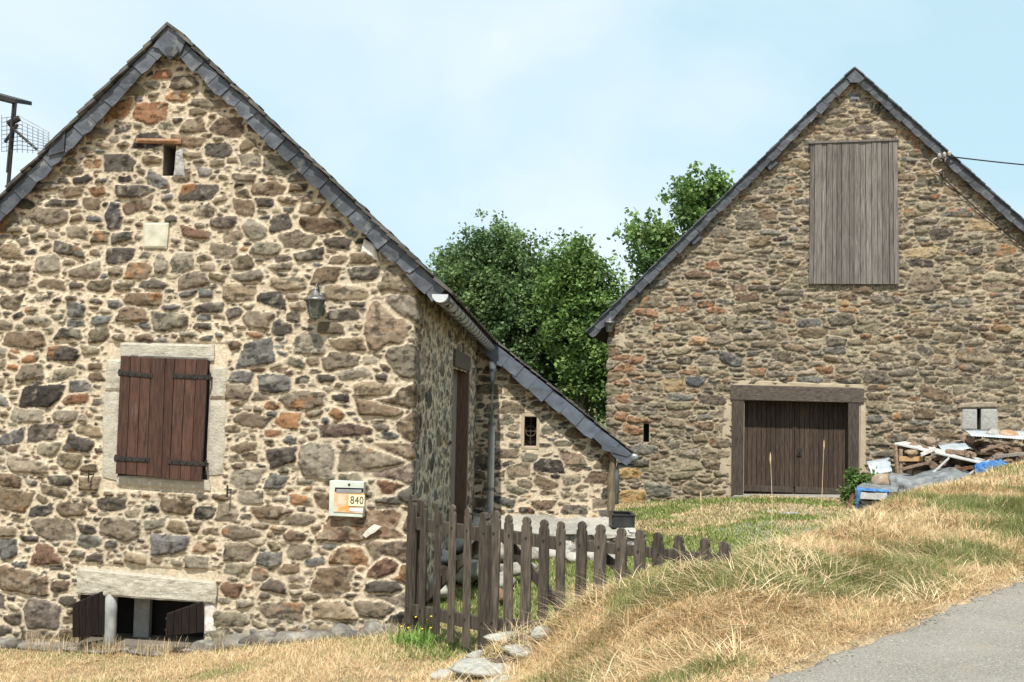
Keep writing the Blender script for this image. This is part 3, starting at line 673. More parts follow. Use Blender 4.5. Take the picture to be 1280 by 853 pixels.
# soffit boards between wall and verge
mb = MB()
for p, q in ((eaveL, apex), (apex, midR), (midR, eaveR)):
    mb.prism([GW.P(p[0], p[1] - .16, -.3), GW.P(q[0], q[1] - .16, -.3), GW.P(q[0], q[1] - .145, VO - .015), GW.P(p[0], p[1] - .145, VO - .015)], (0, 0, .02))
mb.split('verge_soffit', M_oakv, house)
# eaves boards over the side wall
mb = MB(); e0 = gp(eaveR, 0) 
q0 = GW.P(-.25, eavez + .16, 0); mb.prism([q0, gp(eaveR, 0) - [0, 0, .10], gp(eaveR, 0) - [0, 0, .075], q0 + [0, 0, .05]], sd3 * 9.6)
mb.build('eaves_soffit', M_oakv, house)
mb = MB()
for k in range(12):
    c = Gc + sd3 * (.25 + k * .8) + np.array([.1, 0, eavez + .02]); mb.box(c, (.22, 0, -.14), sd3 * .05, (0.02, 0, .05))
mb.split('rafter_end', M_oakv, house)

# gutter and downpipe
gs = at(550, 368, 10.78); ge = gs + sd3 * 9.55; ge[2] -= .06
gut = MB(); n = 9; L_ = []
pts_ = [gs + (ge - gs) * t for t in np.linspace(0, 1, 14)]
for ip, p in enumerate(pts_):
    for rr in (.075, .069):
        for k in range(n):
            w_ = math.pi + math.pi * k / (n - 1); L_.append(p + np.array([math.cos(w_) * rr, 0, math.sin(w_) * rr]))
fs = []
for i in range(len(pts_) - 1):
    b = i * 2 * n; c = (i + 1) * 2 * n
    for k in range(n - 1): fs += [(b + k, b + k + 1, c + k + 1, c + k), (b + n + k + 1, b + n + k, c + n + k, c + n + k + 1)]
    fs += [(b, c, c + n, b + n), (b + n - 1, b + 2 * n - 1, c + 2 * n - 1, c + n - 1)]
gut.add(L_, fs); gt = gut.build('gutter', M_zinc, house, smooth=True)
mb = MB(); mb.add([gs + np.array([math.cos(math.pi + math.pi * k / 8) * .08, -.006, math.sin(math.pi + math.pi * k / 8) * .08]) for k in range(9)] + [gs + np.array([math.cos(math.pi + math.pi * k / 8) * .08, .006, math.sin(math.pi + math.pi * k / 8) * .08]) for k in range(9)],
                [tuple(range(9)), tuple(range(17, 8, -1))] + [(i, i + 9, i + 10, i + 1) for i in range(8)] + [(0, 8, 17, 9)]); mb.build('end_cap', mat('bright_zinc', (.5, .52, .53), .4, (.62, .64, .65), 8, metal=.3), gt)
mb = MB()
for t in np.arange(.02, 1, .055):
    p = gs + (ge - gs) * t; mb.tube([p + np.array([math.cos(w_) * .082, 0, math.sin(w_) * .082]) for w_ in np.linspace(math.pi, 2 * math.pi, 8)], .007, 5)
mb.split('gutter_bracket', M_zincdark, gt)
dp = LW.P(LW.uz(614, 560, .30)[0], 0, .30)
mb = MB(); top = ge + np.array([0, -.12, -.06])
mb.tube([top, top + [0, .0, -.10], dp + [0, 0, top[2] - .32], dp + [0, 0, 2.0], dp + [0, 0, .35]], .060, 12); dpo = mb.build('downpipe', M_pipe, house, smooth=True)
mb = MB()
for z in (.9, 2.05, 3.0): mb.tube([dp + [0, 0, z], dp + [0, 0, z + .05]], .068, 12); mb.box(dp + [0, .06, z + .025], (.015, 0, 0), (0, .06, 0), (0, 0, .012))
mb.split('pipe_collar', M_zincdark, dpo)

# annex roof
RLn = 6.0; a3 = LW.P(la[0], la[1], LV + .02); b3 = LW.P(lb[0], lb[1], LV + .02); a3s = a3 - (b3 - a3) / np.linalg.norm(b3 - a3) * .45
ru = MB(); ru.prism([a3s - [0, 0, .05], b3 - [0, 0, .05], b3 - [0, 0, .11], a3s - [0, 0, .11]], sd3 * RLn); ru.build('annex_roof_boarding', M_oakv, house)
ru = MB(); dn = b3 - a3s; Ls = np.linalg.norm(dn); dn /= Ls; slates(ru, a3s + [0, 0, .0], sd3, dn, RLn, Ls + .03, 31, ex=.12, th=.022, jit=.03, lift=.0); ru.build('annex_roof_slates', M_slate_old, house)
ru = MB(); verge_slates(ru, LW, la + np.array([-.02, -.03]), lb + np.array([0, -.03]), LV + .005, .24, 5, .36)
ru.wprism(LW, [LW.uz(*p, LV) for p in ((752, 552), (790, 567), (784, 571), (752, 562))], LV + .026, LV + .04)
ru.build('annex_verge_slates', mat('blue_slate', (.065, .075, .095), .5, (.105, .12, .145), 6, bump=.003, island=.2, spec=.5), house)
mb = MB(); c = LW.P(lb[0] + .03, lb[1] - .08, LV + .03); mb.tube([c, c + sd3 * 5.5], .07, 12); ag = mb.build('annex_gutter', M_zinc, house, smooth=True)
p1 = LW.P(LW.uz(771, 600, .1)[0], 0, .1)
mb = MB(); mb.tube([c + sd3 * .15 - [0, 0, .05], c + sd3 * .15 - [0, 0, .16], p1 + [0.02, 0, lb[1] - .22], p1 + [0, 0, lb[1] - .36], p1 + [0, 0, .7]], .04, 10); mb.build('annex_downpipe', M_zincdark, house, smooth=True)
wp = LW.P(LW.uz(765, 600, .1)[0], 0, .10); rg0 = random.Random(4)
mb = MB(); mb.tube([wp + [rg0.uniform(-.015, .015), 0, z] for z in np.linspace(.42, lb[1] - .03, 8)], [.085, .07, .075, .065, .07, .062, .066, .07], 7); mb.build('eaves_post', mat('silvered_post', (.10, .075, .045), .9, (.22, .18, .12), 8, stretch=(6, 6, .6), bump=.01), house)

# window of the gable: granite surround and two shutters
def gq(*pts, off=0): return [GW.uz(x, y, off) for x, y in pts]     # bl, br, tr, tl
wf = rough_block('window_surround', M_granite, GW, gq((150, 447), (268, 451), (268, 431), (151, 428)), -.05, .022, house, 1)
tag(wf, 'pale granite lintel over the shutters')
for k, q in enumerate((((131, 488), (151, 488), (152, 449), (134, 449)), ((127, 596), (147, 600), (151, 490), (129, 490)), ((262, 498), (281, 498), (285, 459), (264, 458)), ((256, 594), (280, 593), (284, 500), (262, 500)), ((146, 606), (262, 613), (262, 600), (146, 594)))):
    rough_block('surround_block', M_granite, GW, gq(*q), -.05, .012 + .004 * (k == 4), house, 2 + k)
def plank_panel(mb, w, q, n, o0, o1, gapf=.045, bowl=.0, rg=random.Random(3)):
    bl, br, tr, tl = [np.array(p) for p in q]
    for i in range(n):
        a = i / n + (gapf / n if i else 0); b = (i + 1) / n - (0 if i == n - 1 else gapf / n); e = rg.uniform(-.002, .002)
        mb.wprism(w, [bl + (br - bl) * a, bl + (br - bl) * b, tl + (tr - tl) * b, tl + (tr - tl) * a], o0, o1 + e)
def straps(sh, pts):
    for (x0, y0, x1, y1, hk) in pts:
        mb = MB(); a, b = GW.uz(x0, y0, .07), GW.uz(x1, y1, .07); t = .020
        mb.wprism(GW, [a + [0, -t], b + [0, -t], b + [0, t], a + [0, t]], .0895, .098)
        dirn = (b - a) / np.linalg.norm(b - a)
        for k in range(5):
            c = a + (b - a) * (k + .6) / 5.2; P_ = GW.P(c[0], c[1], .098); mb.tube([P_, P_ + GW.n * .008], .009, 6)
        h = a if hk == 'l' else b; hp_ = GW.P(h[0], h[1], .06); mb.tube([hp_ - [0, 0, .035], hp_ + [0, 0, .035]], .013, 7); mb.tube([hp_, hp_ - GW.n * .08], .010, 6)
        mb.build('hinge_strap', M_iron, sh)
q = gq((146, 592), (198, 596.5), (203, 448), (152.5, 445), off=.06); mb = MB(); plank_panel(mb, GW, q, 4, .06, .088, gapf=.022); s1 = mb.build('shutter', M_shutter, house, bevel=.004); tag(s1, 'left dark brown board shutter')
straps(s1, [(149, 466, 192, 470, 'l'), (144, 573, 188, 575, 'l')])
q = gq((200, 597.5), (253, 602), (261, 449.5), (206, 448), off=.06); mb = MB(); plank_panel(mb, GW, q, 4, .062, .09, gapf=.022); s2 = mb.build('shutter', M_shutter, house, bevel=.004); tag(s2, 'right dark brown board shutter')
straps(s2, [(217, 470, 262, 472, 'r'), (211, 577, 257, 580, 'r')])
mb = MB(); mb.wprism(GW, gq((197, 597), (202, 597), (207, 448), (202, 448), off=.09), .09, .105); mb.build('cover_strip', M_shutter, s1, bevel=.003)
mb = MB(); mb.wprism(GW, gq((147, 600), (258, 604), (262, 447), (152, 443)), -.02, .004); mb.build('window_recess', M_dark, house)
mb = MB(); mb.wprism(GW, gq((148, 591), (251, 600), (260, 451), (154, 447), off=.05), .047, .056); mb.build('shutter_light_stop', M_dark, s1)  # dark sheet added behind the planks to stop sun coming through their gaps
for (x, y) in ((117, 593), (289, 612)):
    mb = MB(); c = GW.uz(x, y); P_ = GW.P(c[0], c[1], 0); mb.tube([P_ - GW.n * .02, P_ + GW.n * .10], .008, 6); mb.tube([P_ + GW.n * .10 + [0, 0, .05], P_ + GW.n * .10 - [0, 0, .07]], .009, 6); mb.build('shutter_stay', M_iron, house)
# slit lintel, plaque stone, white stone
rough_block('slit_lintel', mat('rusty_slate_lintel', (.22, .11, .06), .9, (.33, .2, .12), 12, bump=.01), GW, gq((172, 180), (229, 181), (229, 175), (172, 174)), -.05, .06, house, 21)
rough_block('jamb_stone', M_granite2, GW, gq((218, 222), (232, 222), (229, 186), (220, 190)), -.05, .025, house, 26, amp=.012)
rough_block('pale_stone_plaque', mat('aged_marble', (.42, .40, .31), .8, (.58, .54, .43), 9, bump=.004), GW, gq((180, 311), (209, 311), (212, 279), (180, 279)), -.03, .03, house, 22, amp=.002)
rough_block('white_verge_stone', M_whitestone, GW, gq((452, 316), (474, 327), (470, 308), (456, 299)), -.03, .04, house, 23, amp=.012)
# basement opening: lintel, post, two half open hatches
rough_block('basement_lintel', M_granite, GW, gq((98, 742), (272, 754), (272, 727), (99, 709)), -.2, .05, house, 24, amp=.010, n=26)
rough_block('basement_jamb', M_whitestone, GW, gq((256, 792), (270, 790), (270, 756), (255, 753)), -.2, .02, house, 25)
mb = MB(); c = GW.uz(139, 800, -.05)
mb.tube([GW.P(c[0], z, -.02) for z in np.linspace(c[1] - .15, GW.uz(139, 741)[1], 4)], .062, 14); mb.build('concrete_post', M_concrete, house, smooth=True)
mb = MB(); c = GW.uz(172, 800, -.3); mb.wbox(GW, c[0] - .08, c[0] + .09, c[1] - .1, base_o[3], -.42, -.36); mb.build('inner_post', M_concrete, house)
def hatch(pts3, th, label, n=5):
    bl, br, tr, tl = [np.array(p) for p in pts3]; nn = np.cross(br - bl, tl - bl); nn /= np.linalg.norm(nn); mb = MB()
    for i in range(n):
        a, b = i / n + .01, (i + 1) / n - .008; mb.prism([bl + (br - bl) * a, bl + (br - bl) * b, tl + (tr - tl) * b, tl + (tr - tl) * a], nn * th)
    o = mb.build('basement_hatch', mat('black_brown_wood', (.007, .005, .0045), .7, (.022, .012, .010), 9, stretch=(6, 6, .7), island=.2), house, bevel=.003); tag(o, label)
    mb = MB()
    for f_ in (.25, .75):
        p = bl + (tl - bl) * f_; q_ = br + (tr - br) * f_; mb.tube([p - nn * .01, q_ - nn * .01], .012, 5)
    mb.split('hatch_ledge', M_iron, o)
def onw(px, py, off): u, z = GW.uz(px, py, off); return GW.P(u, z, off)
hatch([onw(90, 797, .28), onw(130, 793, .02), onw(130, 738, .02), onw(90, 755, .28)], .022, 'left dark basement hatch standing open')
hatch([onw(206, 795, .30), onw(254, 790, .02), onw(254, 751, .02), onw(208, 767, .30)], .022, 'right dark basement hatch standing open')

# ================================================================== THE BARN
B0 = at(757, 632, 29.0); tb = R(11)
BW = Wall((B0[0], B0[1]), (math.cos(tb), -math.sin(tb)))
BV = .17
bapex = BW.uz(1068, 83, BV); beL = BW.uz(735, 412, BV); br_ = BW.uz(1280, 275, BV)
bsR = (bapex[1] - br_[1]) / (br_[0] - bapex[0]); bU1 = bapex[0] * 2 + .15; beR = np.array([bU1 + .4, bapex[1] - bsR * (bU1 + .4 - bapex[0])])
bsL = (bapex[1] - beL[1]) / (bapex[0] - beL[0])
barn = thing('stone_barn', 'tall brown stone barn at right with plank hayloft hatch and dark wooden doors', 'barn', BW.P(6, .1))
def broof(u): u = np.asarray(u, float); return np.where(u < bapex[0], bapex[1] + bsL * (u - bapex[0]), bapex[1] - bsR * (u - bapex[0]))
def bbox(x0, y0, x1, y1):
    a = BW.uz(x0, y1); b = BW.uz(x1, y0); return a[0], b[0], a[1], b[1]
bd = bbox(929, 502, 1061, 621); bfull = bbox(914, 484, 1080, 622); bpan = bbox(1012, 177, 1125, 356); bsl = bbox(1221, 511, 1226, 537); bsf = bbox(1201, 510, 1247, 539); put = bbox(804, 530, 812, 553)
BL0 = .35
def keepB(U, Z):
    u = U - BL0
    k = Z < broof(np.maximum(u, 0.0)) - .12
    for (a, b, c, d) in (bd, bsl, put): k &= ~((u > a) & (u < b) & (Z > c) & (Z < d))
    return k
hl = [(bfull[0] + BL0 - .0, bfull[1] + BL0, bfull[2] - .5, bfull[3]), (bsf[0] + BL0, bsf[1] + BL0, bsf[2], bsf[3]), (put[0] + BL0, put[1] + BL0, put[2], put[3])]
OB = (.255, .145, .085)
bspot = [(778, 460, 26, 11, 0, OB), (776, 478, 20, 9, 0, OB), (775, 499, 22, 10, 0, OB), (776, 521, 18, 12, 0, OB), (792, 538, 26, 10, 8, OB), (772, 447, 28, 8, 2, OB), (795, 450, 16, 9, 0, OB), (806, 390, 26, 9, 0, OB), (846, 387, 28, 8, 0, OB), (800, 526, 36, 7, 0, OB), (822, 409, 10, 8, 20, OB), (895, 388, 24, 9, 0, (.25, .14, .08)),
         (842, 482, 26, 16, 0, (.28, .20, .11)), (868, 477, 22, 13, 0, (.08, .08, .085)), (915, 450, 24, 14, 10, (.09, .085, .08)), (948, 465, 18, 10, 0, OB), (872, 426, 18, 10, 0, (.35, .22, .13)), (1225, 282, 26, 14, 0, (.30, .22, .13)), (1152, 316, 40, 14, 0, (.32, .24, .14)), (1030, 462, 20, 11, 0, OB), (784, 590, 30, 16, 0, (.33, .22, .10)), (788, 622, 34, 18, 0, (.34, .22, .10)),
         (807, 562, 30, 12, 0, (.16, .145, .12)), (1070, 122, 16, 9, 0, (.16, .16, .165)), (1010, 404, 30, 10, 0, (.13, .12, .11)), (890, 333, 16, 10, 0, (.24, .12, .07)), (1225, 560, 28, 10, 0, (.2, .17, .14))]
bfix = []
for (x, y, w_, h_, a_, c_) in bspot:
    p = BW.uz(x, y); q = BW.uz(x + w_ / 2, y); r_ = BW.uz(x, y - h_ / 2); bfix.append((p[0] + BL0, p[1], q[0] - p[0], r_[1] - p[1], R(-a_), c_))
bc = BW.P(0, 0)[:2]; bn_back = np.array([math.sin(tb), math.cos(tb)])
masonry('barn_wall', barn, [bc + bn_back * BL0, bc, BW.P(bU1, 0)[:2]], -.6, bapex[1], .0225, 41, [(.22, .36, 6, .04), (.15, .24, 50, .04), (.10, .16, 130, .05), (.06, .10, 330, .06), (.035, .06, 480, .06)], keepB, STONE_BARN, (.36, .295, .205), gap=.07, reach=1.15, relief=(.012, .055), fixed=bfix, holes=hl, asp=(1.8, 4.2), tilt=4, course=.11, mrel=-.010, rough=.014, corners=(BL0,))
shell = MB(); k_ = np.array([bn_back[0], bn_back[1], 0]) * 14  # unseen shells added to keep light out of the barn
shell.wprism(BW, [(.1, -.5), (bU1 - .1, -.5), (bU1 - .1, broof(bU1 - .1) - .3), (bapex[0], bapex[1] - .35), (.1, broof(.1) - .3)], -.72, -.66)
for uu in (0.02, bU1): shell.prism([BW.P(uu, -.5, -.30), BW.P(uu - .3 * (1 if uu > 1 else -1), -.5, -.30), BW.P(uu - .3 * (1 if uu > 1 else -1), beL[1] + .25, -.30), BW.P(uu, beL[1] + .15, -.30)], k_)
shell.wprism(BW, [(.1, -.5), (bU1 - .1, -.5), (bU1 - .1, broof(bU1 - .1) - .3), (bapex[0], bapex[1] - .35), (.1, broof(.1) - .3)], -14.3, -14)
shell.split('light_block_wall', M_inner, barn)
rv = MB(); reveal(BW, *bd, .65); reveal(BW, *put, .3); reveal(BW, *bsl, .4); rv.split('opening_reveal', M_inner, barn)
mb = MB(); mb.wbox(BW, put[0] - .03, put[1] + .03, put[2] - .03, put[3] + .03, -.36, -.302); mb.wbox(BW, bsl[0] - .03, bsl[1] + .03, bsl[2] - .03, bsl[3] + .03, -.46, -.402); mb.split('dark_opening', M_dark, barn)
# roof
rb = MB(); bk = np.array([bn_back[0], bn_back[1], 0]); BRL = 14.8
for p, q in ((beL, bapex), (bapex, beR)):
    a = BW.P(p[0], p[1] - .06, BV - .03); b = BW.P(q[0], q[1] - .06, BV - .03); rb.prism([a, b, b - [0, 0, .08], a - [0, 0, .08]], bk * BRL)
rb.split('roof_boarding', M_oakv, barn)
rb = MB()
for q, s_ in ((beL, 51), (beR, 52)):
    a3 = BW.P(bapex[0], bapex[1] - .045, BV + .05); b3 = BW.P(q[0], q[1] - .045, BV + .05); dn = b3 - a3; Ls = np.linalg.norm(dn); dn /= Ls
    slates(rb, a3, bk, dn, BRL, Ls, s_, w=(.22, .34), ex=.16, th=.024, jit=.03)
rb.build('roof_slates', M_slate_barn, barn)
vb = MB(); dz = np.array([0, -.05])
verge_slates(vb, BW, bapex + dz, beL + dz, BV - .01, .20, 6, .34, .02); verge_slates(vb, BW, bapex + dz, beR + dz, BV - .01, .20, 7, .34, .02)
vb.wprism(BW, [BW.uz(*p, BV) for p in ((1068, 86), (1080, 99), (1075, 104), (1063, 104), (1058, 98))], BV + .02, BV + .05)
vb.build('verge_slates', M_slate_barn, barn)
mb = MB()
for p, q in ((beL, bapex), (bapex, beR)): mb.prism([BW.P(p[0], p[1] - .19, -.3), BW.P(q[0], q[1] - .19, -.3), BW.P(q[0], q[1] - .17, BV - .015), BW.P(p[0], p[1] - .17, BV - .015)], (0, 0, .02))
mb.split('verge_soffit', M_oakv, barn)
for (x, y, sz) in ((963, 205, .17), (868, 298, .18), (798, 366, .12), (773, 390, .12)):      # slate faced purlin ends
    c = BW.uz(x, y, BV - .1); mb = MB(); a_ = .72; P_ = BW.P(c[0], c[1], 0); e1 = BW.d * math.cos(a_) + np.array([0, 0, math.sin(a_)]); e2 = -BW.d * math.sin(a_) + np.array([0, 0, math.cos(a_)])
    mb.box(P_ + BW.n * ((BV - .04) / 2 - .1), e1 * sz * .8, BW.n * ((BV - .04) / 2 + .1), e2 * sz * .75); mb.build('purlin_end', M_slate_barn, barn, bevel=.02)
mb = MB(); pe = BW.uz(1037, 0)[0]
for u, off_ in ((1.2, .0), (bapex[0] - 2.9, 0), (bapex[0] + 2.3, 0)): pass
# hayloft hatch of silvered boards
mb = MB(); rgp = random.Random(8); bl, br2, tr, tl_ = [np.array(BW.uz(*p, .1)) for p in ((1011, 355), (1124.5, 355.5), (1122, 176), (1013, 179))]
fr_ = [0]; 
while fr_[-1] < 1: fr_.append(fr_[-1] + rgp.uniform(.045, .085))
fr_[-1] = 1.0
if fr_[-1] - fr_[-2] < .03: fr_.pop(-2)
for a, b in zip(fr_[:-1], fr_[1:]):
    g = .0022; e = rgp.uniform(-.012, .012)
    mb.wprism(BW, [bl + (br2 - bl) * (a + g), bl + (br2 - bl) * (b - g), tl_ + (tr - tl_) * (b - g) + [0, rgp.uniform(-.01, .01)], tl_ + (tr - tl_) * (a + g)], .06, .10 + e)
M_hatch = mat('silvered_boards', (.075, .064, .056), .9, (.205, .182, .162), 6, stretch=(9, 9, .35), bump=.003, bscale=18, island=.3, extra=[((.36, .34, .31), 8, .60, .75), ((.05, .035, .03), 9, .64, .74)])
ha = mb.build('hayloft_hatch', M_hatch, barn, bevel=.004)
mb = MB(); a, b = BW.uz(1011, 179, .12), BW.uz(1124, 175, .12); mb.wprism(BW, [a + [0, -.015], b + [0, -.015], b + [0, .035], a + [0, .035]], .0, .135); mb.build('top_batten', M_hatch, ha)
mb = MB(); mb.wprism(BW, [bl + [.02, .02], br2 + [-.02, .02], tr + [-.02, -.02], tl_ + [.02, -.02]], .03, .045); mb.build('backing', M_dark, ha)
# big door
def bq(*pts, off=0.0): return [BW.uz(x, y, off) for x, y in pts]
mb = MB(); mb.wprism(BW, bq((913, 500), (1080, 504), (1080, 486), (913, 481)), -.3, .045); mb.build('door_lintel', M_oak, barn, bevel=.015)
mb = MB(); mb.wprism(BW, bq((914, 619), (929, 619), (930, 501), (915, 501)), -.3, .03); mb.build('door_jamb', M_oakv, barn, bevel=.012)
mb = MB(); mb.wprism(BW, bq((1060, 622), (1073, 622), (1074, 504), (1060, 503)), -.3, .03); mb.build('door_jamb', M_oakv, barn, bevel=.012)
rgp = random.Random(9); um = BW.uz(993, 560, -.4)[0]; zbot = BW.uz(993, 617, -.4)[1]
for (u0, u1, lab) in ((bd[0] - .02, um - .006, 'left barn door leaf'), (um + .006, bd[1] + .02, 'right barn door leaf')):
    mb = MB(); nn_ = 11
    for i in range(nn_):
        a = u0 + (u1 - u0) * i / nn_; b = u0 + (u1 - u0) * (i + 1) / nn_; mb.wbox(BW, a + .004, b - .004, zbot + .0, bd[3] + .05, -.43, -.39 + rgp.uniform(-.004, .004))
    o = mb.build('door_leaf', M_door, barn, bevel=.004); tag(o, lab)
    mb = MB(); mb.wbox(BW, u0 + .02, u1 - .02, zbot + .02, zbot + .17, -.388, -.365); mb.build('kick_rail', M_oakv, o, bevel=.004)
    mb = MB(); mb.wbox(BW, (u0 if u0 > um else u1 - .05), (u0 + .05 if u0 > um else u1), zbot + .17, bd[3] + .02, -.388, -.372); mb.build('meeting_stile', M_door, o, bevel=.004)
mb = MB(); c = BW.P(um + .12, BW.uz(997, 566)[1], -.37); mb.box(c, BW.d * .06, BW.n * .01, (0, 0, .09)); mb.tube([c + BW.n * .02 - [0, 0, .05], c + BW.n * .05, c + BW.n * .02 + [0, 0, .05]], .012, 6); mb.build('door_handle', M_iron, barn)
rough_block('door_sill', M_flag, BW, bq((912, 627), (1062, 628), (1060, 620), (916, 619)), -.5, .28, barn, 61, amp=.008)
# plaster reveal strips beside the door
rough_block('plaster_patch', M_plaster, BW, bq((896, 622), (913, 622), (914, 502), (906, 500)), -.02, .012, barn, 62, amp=.006)
rough_block('plaster_patch', M_plaster, BW, bq((1074, 610), (1083, 600), (1082, 506), (1076, 506)), -.02, .012, barn, 63, amp=.006)
rough_block('plaster_patch', M_plaster, BW, bq((914, 482), (1080, 486), (1078, 481), (916, 475)), -.02, .02, barn, 64, amp=.006)
rough_block('plaster_patch', M_plaster, BW, bq((768, 432), (784, 437), (780, 415), (768, 416)), -.02, .02, barn, 65, amp=.01)
# slit window of granite blocks
rough_block('slit_block', M_granite2, BW, bq((1202, 537), (1221, 538), (1221, 511), (1203, 511)), -.3, .03, barn, 66)
rough_block('slit_block', M_granite2, BW, bq((1226, 538), (1247, 538), (1246, 511), (1226, 511)), -.3, .03, barn, 67)
rough_block('slit_lintel', mat('tan_stone', (.22, .18, .13), .9, (.33, .27, .2), 12, bump=.01), BW, bq((1197, 510), (1247, 509), (1245, 502), (1200, 504)), -.1, .06, barn, 68)
# cable bracket with insulators, service cable, cable down the wall
br = thing('cable_bracket', 'pale cable anchor with insulators on the barn wall under the right verge', 'cable bracket', BW.P(*BW.uz(1175, 210), 0))
mb = MB(); c = BW.uz(1180, 197, BV); P0_ = BW.P(c[0], c[1], 0)
mb.tube([P0_ - BW.n * .03, P0_ + BW.n * .34], .022, 8); mb.tube([P0_ + BW.n * .32 - [0, 0, .15], P0_ + BW.n * .32 + [0, 0, .06]], .018, 8)
rr = BW.uz(1170, 208, BV)
mb.tube([BW.P(rr[0] + .13 * math.cos(t), rr[1] + .17 * math.sin(t), .30) for t in np.linspace(.6, 5.6, 16)], .022, 6); mb.build('hook_arm', M_cer, br, smooth=True)
mb = MB()
for k in range(3):
    q = P0_ + BW.n * .32 + np.array([-.14 + .12 * k, 0, .03 * k]); mb.lathe(q - [0, 0, .06], [(.02, 0), (.05, .02), (.035, .05), (.055, .07), (.03, .11), (.02, .13)], 10)
mb.split('insulator', M_cer, br, smooth=True)
mb = MB(); s_ = P0_ + BW.n * .33; e_pt = at(1400, 214, 27.5); 
mb.tube([s_ + (e_pt - s_) * t + np.array([0, 0, -.05 * math.sin(math.pi * t)]) for t in np.linspace(0, 1, 14)], .017, 6)
tag(mb.build('power_cable', M_cable, smooth=True), 'thin black overhead service cable running from the barn gable to the right', 'cable')
mb = MB(); cpts = [(1172, 214), (1180, 225), (1200, 243), (1225, 266), (1255, 290), (1290, 318), (1330, 345)]
mb.tube([BW.P(*BW.uz(x, y), .05) for x, y in cpts], .015, 6); mb.build('wall_cable', M_cable, barn, smooth=True)

# ================================================================== LANTERNS, MAILBOX, ANTENNA
def lantern(name, label, w, px, py, size, arm='up', group='wall lanterns', mat_=None):
    """six sided tapered lantern on an arm from the wall; size = height of the glass body"""
    c = w.uz(px, py, .16); body = w.P(c[0], c[1], .16); t = thing(name, label, 'lantern', body, group); s_ = size; mt = mat_ or M_silver
    mb = MB(); mb.lathe(body, [(.25 * s_, -.5 * s_), (.45 * s_, .34 * s_)], 6); mb.build('glass', M_glass, t)
    mb = MB()
    for k in range(6):
        w0 = 2 * math.pi * k / 6; a = body + np.array([math.cos(w0) * .25 * s_, math.sin(w0) * .25 * s_, -.5 * s_]); b = body + np.array([math.cos(w0) * .46 * s_, math.sin(w0) * .46 * s_, .35 * s_]); mb.tube([a, b], .028 * s_, 5)
    mb.lathe(body, [(.03 * s_, -.68 * s_), (.07 * s_, -.64 * s_), (.05 * s_, -.60 * s_), (.2 * s_, -.57 * s_), (.29 * s_, -.5 * s_), (.25 * s_, -.48 * s_)], 12); mb.build('cage', mt, t)
    mb = MB(); mb.lathe(body, [(.56 * s_, .32 * s_), (.58 * s_, .36 * s_), (.46 * s_, .46 * s_), (.22 * s_, .62 * s_), (.16 * s_, .74 * s_), (.10 * s_, .78 * s_), (.12 * s_, .84 * s_), (.03 * s_, .98 * s_)], 12); mb.build('cap', mt, t, smooth=True)
    mb = MB()
    if arm == 'up':
        b0_ = body - w.n * .15; mb.tube([b0_ + [0, 0, .28 * s_], b0_ + [0, 0, .75 * s_]], .18 * s_, 10)
        mb.tube([b0_ + w.n * .02 + [0, 0, .55 * s_], b0_ + w.n * .06 + [0, 0, .95 * s_], body - w.n * .05 + [0, 0, 1.15 * s_], body + [0, 0, 1.05 * s_], body + [0, 0, .9 * s_]], .04 * s_, 7)
    else:
        b0_ = body - w.n * .16; mb.tube([b0_ + [0, 0, .7 * s_], b0_ + [0, 0, 1.5 * s_]], .05 * s_, 7)
        mb.tube([b0_ + [0, 0, 1.3 * s_], body + [0, 0, 1.45 * s_], body + w.n * .05 + [0, 0, 1.3 * s_], body + [0, 0, .95 * s_]], .035 * s_, 7)
    mb.build('wall_arm', mt, t, smooth=True); return t
lantern('wall_lantern', 'silver six sided lantern on the near gable, right of the shutters', GW, 394, 384, .205)
c = SW.uz(584, 452, .2)
lt2 = lantern('wall_lantern', 'black lantern hanging on a bracket above the side door, under the gutter', LW, 584, 452, .36, arm='hang', mat_=M_iron)
lantern('wall_lantern', 'small grey lantern on the left corner of the barn', BW, 762, 408, .26)

mbx = thing('mailbox', 'cream metal mailbox with rust stains and number plate on near house wall', 'mailbox', GW.P(*GW.uz(436, 645), 0))
q = gq((414.5, 644), (456.5, 646), (458.5, 601.5), (415.5, 600)); mb = MB(); mb.wprism(GW, q, -.02, .10); mb.build('box_body', M_boxtop, mbx, bevel=.008)
mb = MB(); q2 = gq((417, 640), (454, 642), (455.5, 617), (418, 615), off=.1); mb.wprism(GW, q2, .1005, .108); mb.build('front_door', M_box, mbx, bevel=.003)
mb = MB(); mb.wprism(GW, gq((418.5, 615), (454, 616), (454.5, 610.5), (419, 609.5), off=.1), .1005, .103); mb.build('letter_slot', M_dark, mbx)
mb = MB(); mb.wprism(GW, gq((420.5, 616), (452, 617), (452.5, 612.5), (421, 611.5), off=.1), .104, .112); mb.build('slot_flap', M_zinc, mbx, bevel=.002)
mb = MB(); c = GW.uz(436.5, 606, .1); P_ = GW.P(c[0], c[1], .10); mb.tube([P_, P_ + GW.n * .006], .012, 12); mb.build('lock', M_iron, mbx)
npq = gq((435.5, 632.5), (455.5, 633.5), (456, 619), (436, 618.5), off=.11); mb = MB(); mb.wprism(GW, npq, .1085, .116); npl = mb.build('number_plate', M_plate, mbx, bevel=.002)
mb = MB(); mb.wprism(GW, gq((437, 639), (452, 640), (452, 635.5), (437, 635), off=.11), .1085, .110); mb.build('name_slip', M_slip, mbx)
